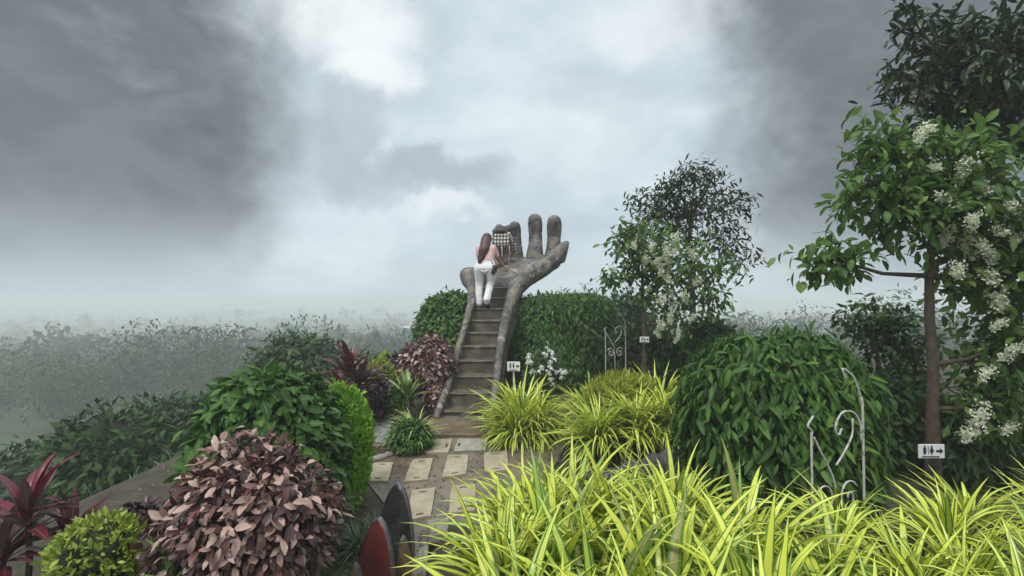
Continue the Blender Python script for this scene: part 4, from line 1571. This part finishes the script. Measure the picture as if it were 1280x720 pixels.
# ------------------------------------------------------------------ trees
def tree(name, label, cat, base, r0, top, blobs, tpls, L, mat, bark='bark', per=14, group=None, cl=.16, flowers=None, fl_s=1.0, droop=.3, parent_kind=None):
    """tapered trunk, limbs that reach into each part of the crown, leaf clusters on the limb ends"""
    base, top = Vector(base), Vector(top)
    o = thing(name, label, cat, base, 0, group)
    tb = Tubes()
    npt = 7
    tp = []
    for i in range(npt + 1):
        t = i / npt
        p = base.lerp(top, t) + Vector((random.uniform(-1, 1), random.uniform(-1, 1), 0)) * r0 * .35 * (t > 0)
        tp.append(p)
    tb.tube([tp[0] - Vector((0, 0, .15))] + tp, [r0 * 1.5, r0 * 1.25] + [r0 * (1 - .6 * i / npt) for i in range(1, npt + 1)], 10)
    tb.build('trunk', M[bark], o)
    lb = Tubes()
    Ps, Ds = [], []
    for c, rad, nc in blobs:
        c = Vector(c)
        best = min(tp[2:], key=lambda q: (q - c).length + max(0, q.z - c.z) * 2)
        mid = best.lerp(c, .5) + Vector((0, 0, -.06 * (c - best).length))
        lb.tube([best, mid, c], [r0 * .42, r0 * .28, r0 * .16], 6)
        for k in range(nc):
            d = Vector(rng.normal(size=3)).normalized()
            q = c + Vector((d.x * rad[0], d.y * rad[1], d.z * rad[2])) * (random.random() ** .4)
            if k % 2 == 0:
                lb.tube([c.lerp(q, .05), c.lerp(q, .6) + Vector((0, 0, .02)), q], [r0 * .14, r0 * .09, r0 * .04], 5)
            for _ in range(per):
                Ps.append(q + Vector(rng.normal(0, cl * .5, 3)))
                Ds.append((q - c).normalized() * .5 + Vector(rng.normal(0, .6, 3)) + Vector((0, 0, -droop)))
    lb.build('limb', M[bark], o, 'stuff')
    P = np.array([p[:] for p in Ps])
    Dd = np.array([d[:] for d in Ds])
    nn = np.array([0, 0, 1.0]) + rng.normal(0, .45, P.shape)
    scatter('crown', tpls, frames(Dd, nn), P, L * rng.uniform(.6, 1.25, len(P)), rng.random(len(P)), mat, o)
    for p, s in flowers or ():
        put('flower_cluster', random.choice(FL_BIG), o, p, s * fl_s)['kind'] = 'stuff'
    return o


def WB(px, py, D, rx, ry, n, rd=None):
    k = D / F
    return (W(px, py, D), (rx * k, (rd or (rx + ry) / 2) * k, ry * k), n)


def FW(D, *pts):
    return [(W(px + random.gauss(0, 2), py + random.gauss(0, 2), D + random.uniform(-.25, .1)), random.uniform(.7, 1.15)) for px, py in pts]


tree('flowering_tree', 'slender tree with white flower clusters and the small arrow sign on its trunk', 'tree', onground(805, 9.0), .055, W(803, 318, 9.0),
     [WB(768, 349, 9, 17, 7, 14), WB(783, 335, 9, 12, 12, 8), WB(778, 303, 9, 12, 14, 9), WB(795, 318, 9, 16, 22, 18), WB(808, 332, 9, 18, 20, 18), WB(828, 310, 9, 22, 24, 26), WB(835, 350, 9, 22, 26, 30),
      WB(866, 330, 9, 26, 30, 30), WB(845, 395, 9, 20, 24, 26), WB(886, 372, 9, 26, 24, 24), WB(908, 338, 9, 16, 18, 10), WB(812, 372, 9, 12, 14, 8), WB(790, 284, 9, 14, 12, 10)], OVAL, .13, M['tree'], per=11, cl=.22,
     flowers=FW(8.65, (812, 308), (822, 326), (832, 318), (838, 335), (826, 342), (818, 330), (840, 312), (836, 365), (828, 373), (838, 380), (830, 408), (822, 418), (838, 398), (834, 352), (850, 340),
                (856, 372), (862, 318), (846, 300), (806, 325), (799, 306), (870, 350), (866, 400), (848, 415), (842, 425)), fl_s=.8)
tree('dark_tree', 'tall dark leaved tree standing behind the slender flowering tree', 'tree', onground(868, 10.5), .085, W(862, 270, 10.5),
     [WB(818, 268, 10.5, 20, 16, 22), WB(834, 246, 10.5, 20, 14, 24), WB(848, 282, 10.5, 26, 22, 34), WB(872, 258, 10.5, 30, 26, 36), WB(806, 292, 10.5, 16, 10, 12), WB(900, 296, 10.5, 26, 24, 26),
      WB(846, 228, 10.5, 12, 7, 9), WB(797, 252, 10.5, 7, 10, 6), WB(868, 224, 10.5, 22, 12, 16), WB(912, 255, 10.5, 24, 20, 18), WB(893, 218, 10.5, 14, 12, 9), WB(925, 325, 10.5, 16, 14, 10)], LANCE, .145, M['darktree'], per=13, cl=.24, droop=.1)
tree('bushy_tree', 'rounded bushy tree in the mist behind the white iron trellis', 'tree', onground(788, 16.5), .10, W(788, 400, 16.5),
     [WB(785, 388, 16.5, 24, 18, 60), WB(770, 398, 16.5, 16, 14, 30), WB(802, 400, 16.5, 20, 20, 40), WB(785, 420, 16.5, 26, 18, 40), WB(815, 425, 16.5, 20, 20, 30)], SMALL, .20, M['shrub'], per=16, cl=.35)
bush('dark_shrub', 'dark shrub between the trellis and the slender flowering tree', 'shrub', W(790, 448, 10.2), (.40, .35, .55), 2200, OVAL, .11, M['shrub'], lump=.2, zmin=-.9)
bush('dark_shrub', 'dark shrub to the right of the slender flowering tree trunk', 'shrub', W(832, 448, 9.9), (.50, .35, .50), 2200, LANCE, .13, M['shrub'], lump=.2, zmin=-.9)
bush('dark_shrub', 'broad dark shrub beneath the tall dark leaved tree', 'shrub', W(885, 440, 9.6), (.60, .4, .60), 2400, OVAL, .12, M['shrub'], lump=.2, zmin=-.9)

# the big tree on the right
tree('flowering_tree', 'large near tree at the right with drooping branches and white flower clusters', 'tree', onground(1160, 5.0), .068, W(1163, 235, 5.0),
     [WB(1045, 325, 5, 44, 18, 26), WB(1100, 245, 5, 48, 40, 42), WB(1110, 180, 5, 40, 34, 30), WB(1150, 270, 5, 40, 44, 40), WB(1190, 210, 5, 46, 50, 60), WB(1235, 270, 5, 50, 60, 70),
      WB(1262, 350, 5, 40, 44, 54), WB(1255, 430, 5, 40, 44, 50), WB(1240, 500, 5, 36, 36, 34), WB(1200, 345, 5, 26, 26, 18), WB(1300, 280, 5, 50, 80, 50)], OVAL, .135, M['tree'], per=11, cl=.20,
     flowers=FW(4.75, (1185, 250), (1232, 235), (1205, 210), (1155, 165), (1170, 205), (1188, 290), (1210, 312), (1240, 348), (1195, 340), (1245, 405), (1262, 440), (1235, 470), (1252, 375), (1272, 300),
                (1215, 275), (1262, 260), (1205, 545), (1225, 525), (1262, 535), (1240, 320), (1220, 300), (1250, 290)), fl_s=.8)
tree('dark_tree', 'tall dark tree leaning over the top right corner behind the large flowering tree', 'tree', onground(1262, 6.3), .085, W(1245, 140, 6.3),
     [WB(1190, 110, 6.3, 50, 44, 56), WB(1240, 60, 6.3, 60, 44, 70), WB(1230, 140, 6.3, 60, 50, 80), WB(1180, 55, 6.3, 36, 26, 26), WB(1145, 30, 6.3, 16, 18, 10), WB(1130, 100, 6.3, 20, 18, 12),
      WB(1280, 120, 6.3, 50, 80, 60)], LANCE, .17, M['darktree'], per=13, cl=.24, droop=.1)
bush('hedge', 'thick dark green hedge in front of the right hand trees', 'hedge', onground(972, 4.75, .62), (.80, .60, .92), 6000, LANCE, .13, M['hedge'],
     e=2.7, lump=.14, droop=1.0, zmin=-.75, nl=26, out=.45, shell=.14, core_s=.86, indiv=220, key='near_hedge_leaf')
tree('bushy_tree', 'small dark bushy tree behind the trunk of the large flowering tree', 'tree', onground(1100, 7.2), .05, W(1095, 430, 7.2),
     [WB(1085, 405, 7.2, 40, 26, 40), WB(1130, 430, 7.2, 40, 32, 40), WB(1110, 470, 7.2, 50, 36, 40)], OVAL, .12, M['shrub'], per=14, cl=.22)
bush('dark_shrub', 'dark shrub at the foot of the large flowering tree', 'shrub', onground(1120, 5.9, .45), (.55, .4, .60), 2600, OVAL, .11, M['shrub'], lump=.2, zmin=-.9)
bush('dark_shrub', 'dark shrub at the far right edge under the flowers', 'shrub', onground(1240, 5.4, .35), (.60, .4, .55), 2600, LANCE, .12, M['shrub'], lump=.2, zmin=-.9)

# left: dome hedge, coleus, ti plants and low shrubs above the foggy valley
bush('hedge', 'large dome of glossy green leaves at the left of the bright conifer', 'hedge', (onground(338, 4.75, .78)), (.60, .58, .88), 4800, OVAL, .13, M['mound'],
     e=2.3, lump=.13, droop=.6, zmin=-.8, nl=30, out=.6, shell=.12, core_s=.86, indiv=260, key='near_mound_leaf')
bush('coleus', 'large near coleus bush with maroon and pink leaves below the dome hedge', 'shrub', W(312, 668, 3.55), (.50, .40, .52), 3200, OVAL, .088, M['coleus'],
     core='core_purple', lump=.20, droop=.5, zmin=-.7, nl=30, indiv=240, key='near_coleus_leaf')
rosette('ti_plant', 'large dark red ti plant at the far left edge', 'plant', W(35, 640, 3.7), 26, .42, M['ti'], WIDE, (10, 84), tiers=2)
rosette('ti_plant', 'smaller maroon ti plant beside the yellow green shrub at left', 'plant', W(88, 668, 3.9), 20, .36, M['ti'], WIDE, (10, 75), tiers=1)
bush('lime_shrub', 'near yellow green feathery shrub left of the large coleus', 'shrub', W(125, 695, 3.5), (.26, .24, .26), 1700, SMALL, .05, M['lime'], lump=.25, zmin=-.8, droop=-.4, shell=.35)
rosette('broad_leaf_plant', 'pale green broad bladed plant between lime shrub and large coleus', 'plant', W(215, 712, 3.2), 18, .26, M['broad'], WIDE, (30, 86), tiers=1)
bush('purple_shrub', 'dark purple shrub between the near lime shrub and coleus', 'shrub', W(180, 668, 4.1), (.24, .2, .22), 420, OVAL, .10, M['darkpurple'], core='core_purple', zmin=-.9)
blade_plant('grass_tuft', 'loose grass tuft on bare soil beside the pickets', 'grass plant', onground(425, 4.1, 0), 120, .24, M['grass'], BLADE_TH, 0, None, (10, 80), .12)
bush('low_shrub', 'low leafy green shrub right of the large coleus', 'shrub', onground(405, 3.9, .12), (.24, .22, .22), 1100, SMALL, .06, M['mound'], zmin=-.7)

# ------------------------------------------------------------------ slope shrubs, mist trees, forest
for px, D, s, m_, lab in ((455, 13.5, .9, 'forest', 'green shrub on the slope behind the red ti plant'), (492, 14.5, 1.1, 'forest', 'wide green shrub on the misty slope left of the coleus'),
                          (520, 13.2, .8, 'shrub', 'green shrub on the slope beside the dome hedge'), (425, 15, 1.2, 'shrub', 'dark green shrub on the misty slope far left of the stair'),
                          (380, 12.5, 1.0, 'forest', 'green shrub on the slope behind the large dome'), (300, 13.5, 1.1, 'shrub', 'dark shrub on the slope above the large dome left side'),
                          (220, 11, .9, 'forest', 'mid green shrub on the left slope below the mist'), (140, 9.5, .9, 'shrub', 'dark green shrub on the left slope above the lime shrub'),
                          (60, 10, 1.0, 'forest', 'green shrub on the slope behind the far left ti plant'),
                          (446, 19, 1.6, 'forest', 'round green shrub down the slope left of the feathery lime shrub'), (478, 22, 2.0, 'shrub', 'tall dark green shrub on the lower slope above the lime shrub'),
                          (508, 19.5, 1.7, 'forest', 'rounded green shrub on the lower slope just left of the rounded dome hedge'), (415, 21, 1.9, 'forest', 'green shrub on the lower slope beyond the bright conifer')):
    q = onground(px, D, s * (.55 if D < 17 else .9))
    bush('slope_shrub', lab, 'shrub', q, (s * 1.25, s, s * .95), 2200, SMALL, .17, M[m_], lump=.25, zmin=-.5, shell=.3, stems=False)

CROWN = []


def far_tree(px, D, h, wd, tall=False):
    b = onground(px, D)
    blobs = []
    for k in range(6 if not tall else 5):
        t = random.uniform(.45, .95)
        if tall: t = .35 + .65 * k / 5
        blobs.append((b + Vector((random.uniform(-.5, .5) * wd * (.4 if tall else 1), random.uniform(-.4, .4) * wd, h * t)), (wd * .42, wd * .42, h * .15), 13))
    tree('mist_tree', 'dim green tree rising out of the fog in the valley', 'tree', b, h * .018, b + Vector((random.uniform(-.3, .3), 0, h * .85)), blobs, SMALL, h * .032, M['forest'], per=30, cl=h * .085,
         group='trees fading into the fog')


for px, D, h, wd, tl in ((468, 118, 10.6, 2.6, True), (459, 112, 9.6, 3.0, True), (440, 110, 9.5, 5, False), (482, 85, 7.6, 4.4, False), (503, 95, 7.4, 5, False), (512, 150, 8.2, 6, False),
                         (447, 70, 6.6, 4.2, False), (528, 80, 7.2, 4.4, False), (88, 80, 9.6, 2.4, True), (66, 76, 7.8, 2.6, True), (20, 90, 9.0, 5, False), (140, 75, 7.0, 4.6, False),
                         (190, 95, 7.4, 5, False), (245, 70, 6.4, 4.4, False), (300, 90, 7.4, 5, False), (350, 78, 7.2, 4.4, False), (400, 88, 7.6, 5, False), (900, 70, 8.4, 5.0, False), (960, 85, 8.2, 5, False),
                         (1010, 75, 7.6, 4.6, False)):
    far_tree(px, D, h, wd, tl)

# far wood: one mass of crowns
Ps, Ds, Sc, Rc = [], [], [], []
for k in range(1400):
    D = 50 * math.exp(random.random() * 2.85)
    x = random.uniform(-1.2, 1.2) * D
    if x > -.1 * D and random.random() < .3: continue
    b = Vector((x, D, float(gz(x, D))))
    h = random.choice((4, 5, 6.5, 8, 10.5)) * random.uniform(.85, 1.15) * (.75 if D < 60 else 1)
    cr, wx = random.random(), random.uniform(.32, .55)
    nl = 700 if D < 80 else 160 if D < 180 else 50
    for _ in range(nl):
        d = Vector(rng.normal(size=3)).normalized()
        rr2 = random.random() ** .4
        Ps.append((b.x + d.x * h * wx * rr2, b.y + d.y * h * wx * rr2, b.z + h * .55 + d.z * h * .45 * rr2))
        Ds.append(rng.normal(size=3))
        Rc.append(min(.999, max(.001, cr * .75 + random.random() * .25)))
        Sc.append(h * random.uniform(.08, .15) * (.42 if D < 80 else 1.2 if D < 180 else 2.2))
P = np.array(Ps)
scatter('far_wood', SMALL, frames(np.array(Ds), rng.normal(0, .5, P.shape) + np.array([0, 0, 1.0])), P, np.array(Sc), np.array(Rc), M['forest'], None, 'stuff')

# two pale houses in the fog
M['wallw'] = mat_noise('white_plaster', [(.3, (.70, .69, .66)), (.7, (.80, .79, .77))], 4, .8)
M['roofw'] = mat_noise('pale_roof', [(.3, (.62, .62, .61)), (.7, (.74, .74, .73))], 4, .6)
M['roofr'] = mat_noise('rusty_roof', [(.3, (.25, .10, .07)), (.7, (.34, .15, .10))], 4, .6)
M['glass'] = mat_plain('dark_glass', (.03, .035, .04), .15)
for px, py, D, s, roof, lab in ((508, 411, 210, 1.5, 'roofw', 'small pale roofed house half lost in the fog'), (520, 405, 240, 1.7, 'roofr', 'small house with a rusty red roof in the fog')):
    c = W(px, py, D)
    b = thing('house', lab, 'house', c - Vector((0, 0, s * .5 + 4)))
    box('wall', c - Vector((0, 0, 2 + s * .1)), (s * 1.6, s * 1.3, 4 + s * .6), M['wallw'], b)
    bm = bmesh.new()
    z0, hx, hy, hh = c.z + s * .202, s, s * .85, s * .5
    vs = [bm.verts.new((c.x + a, c.y + d, z0 + e)) for a, d, e in ((-hx, -hy, 0), (hx, -hy, 0), (hx, hy, 0), (-hx, hy, 0), (-hx, 0, hh), (hx, 0, hh))]
    for f in ((0, 1, 5, 4), (2, 3, 4, 5), (0, 4, 3), (1, 2, 5), (3, 2, 1, 0)):
        bm.faces.new([vs[i] for i in f])
    bm_obj('roof', bm, M[roof], b)
    for dx in (-.4, .4):
        box('window', c + Vector((dx * s, -s * .655, -s * .15)), (s * .35, .05, s * .35), M['glass'], b)

# ------------------------------------------------------------------ signs and trellises
M['signw'] = mat_noise('white_sign_board', [(.3, (.72, .72, .71)), (.7, (.80, .80, .79))], 10, .5)
M['ink'] = mat_plain('black_ink', (.015, .015, .016), .6)


def sign(c, w_, h_, label, post=None, rz=0, figures=True):
    o = thing('restroom_sign', label, 'sign', c, rz)
    I4 = Matrix()

    def lbox(name, p, s, mat, bev=0):
        bm = bmesh.new()
        add_box(bm, p, s, None, bev)
        q = bm_obj(name, bm, mat, None)
        q.parent = o
        return q
    lbox('board', (0, 0, 0), (w_, .012, h_), M['signw'], .003)
    y = -.0085
    # man, bar, woman, arrow, line of small print
    def flat(name, polys):
        bm = bmesh.new()
        for po in polys:
            a = [bm.verts.new((x * w_, y, z * h_)) for x, z in po]
            f = bm.faces.new(a)
            r = bmesh.ops.extrude_face_region(bm, geom=[f])
            bmesh.ops.translate(bm, verts=[v for v in r['geom'] if isinstance(v, bmesh.types.BMVert)], vec=(0, .003, 0))
        q = bm_obj(name, bm, M['ink'], None)
        q.parent = o

    def disc(cx, cz, r):
        return [(cx + r * math.cos(a) * h_ / w_, cz + r * math.sin(a)) for a in np.linspace(0, 2 * math.pi, 12)[:-1]]
    flat('man_symbol', [disc(-.27, .33, .075), [(-.33, .24), (-.21, .24), (-.21, .0), (-.235, -.22), (-.265, -.22), (-.27, 0), (-.275, -.22), (-.305, -.22), (-.33, 0)]])
    flat('divider', [[(-.145, .36), (-.125, .36), (-.125, -.22), (-.145, -.22)]])
    flat('woman_symbol', [disc(.0, .33, .075), [(-.04, .24), (.04, .24), (.085, -.04), (.03, -.04), (.03, -.22), (-.03, -.22), (-.03, -.04), (-.085, -.04)]])
    flat('arrow', [[(.17, .10), (.32, .10), (.32, .22), (.44, .02), (.32, -.18), (.32, -.06), (.17, -.06)]])
    flat('small_print', [[(x0, -.33), (x1, -.33), (x1, -.43), (x0, -.43)] for x0, x1 in ((-.38, -.31), (-.29, -.2), (-.18, -.12), (-.10, -.02), (0, .09), (.11, .17), (.19, .28))])
    if post:
        t = Tubes()
        t.tube([(0, .02, h_ * .5), (0, .02, -post)], .012, 6)
        q = t.build('post', M['iron'], None)
        q.parent = o
    return o


c = W(642, 458, 8.0)
sign(c, .20, .145, 'white restroom sign with two figures and an arrow beside the stair', c.z - .0, 0)
c = W(805.5, 424.5, 8.88)
sign(c, .16, .10, 'small white arrow sign fixed to the slender tree trunk', None, 0)
c = W(1164, 564, 4.86)
sign(c, .245, .13, 'white arrow sign on the trunk of the large near tree', None, 0)


def spiral(cx, cz, r0, r1, a0, turns, n=22):
    return [(cx + (r0 + (r1 - r0) * t) * math.cos(a0 + turns * 2 * math.pi * t), cz + (r0 + (r1 - r0) * t) * math.sin(a0 + turns * 2 * math.pi * t)) for t in np.linspace(0, 1, n)]


def trellis(px, D, x0, x1, ytop, ybot, label):
    """half of an ornate iron arch: two posts, a pointed arch, heart scrolls"""
    g = onground(px, D)
    o = thing('iron_trellis', label, 'trellis', g)
    k = D / F

    def P(u, v):  # u 0..1 across, v 0..1 up, in the plane of the gate
        a, b = W(x0, ybot, D), W(x1, ytop, D)
        return (a.x + (b.x - a.x) * u, D + .15 * u, a.z + (b.z - a.z) * v)
    rad = .011 * max(1, D / 8)

    def bar(name, pts, r=rad):
        t = Tubes()
        q = [Vector((a, b, 0)) for a, b in pts]
        if len(q) > 3:
            e = [q[0] * 2 - q[1]] + q + [q[-1] * 2 - q[-2]]
            out = []
            for i in range(1, len(e) - 2):
                for j in range(6):
                    u = j / 6
                    a, b, c, d = e[i - 1:i + 3]
                    out.append(.5 * (2 * b + (c - a) * u + (2 * a - 5 * b + 4 * c - d) * u * u + (3 * b - a - 3 * c + d) * u ** 3))
            q = out + [q[-1]]
        t.tube([P(p.x, p.y) for p in q], r * .65, 6)
        t.build(name, M['iron'], o)
    v0 = -(P(0, 0)[2] - g.z) / (P(0, 1)[2] - P(0, 0)[2])
    bar('post', [(0, v0), (0, .2), (0, .55), (.02, .6), (-.06, .64), (.04, .70)], rad * 1.15)
    bar('post', [(1, v0), (1, .4), (1, .72), (.97, .80)], rad * 1.25)
    bar('arch', [(.97, .80), (.88, .9), (.78, .96), (.62, 1.0), (.68, .93)], rad * 1.1)
    bar('scroll', [(.97, .5), (.95, .62), (.82, .70), (.62, .71), (.50, .66), (.46, .60), (.52, .56), (.58, .60)])
    bar('scroll', [(.05, .56), (.2, .44), (.38, .30), (.46, .18)])
    bar('scroll', [(.80, .66), (.78, .55), (.62, .44), (.46, .36)])
    bar('scroll', [(u, v * .62 + .0) for u, v in spiral(.25, .22, .02, .17, 0, 1.4)])
    bar('scroll', [(u, v * .62 + .0) for u, v in spiral(.70, .22, .02, .19, math.pi, -1.4)])
    bar('scroll', [(.42, .16), (.46, .05), (.47, v0)])
    return o


trellis(770, 9.3, 757, 784, 392, 449, 'white painted iron trellis with scrolls beside the long hedge')
trellis(1055, 3.7, 1016, 1095, 463, 655, 'large white iron trellis with scrolls in front of the near right hedge')
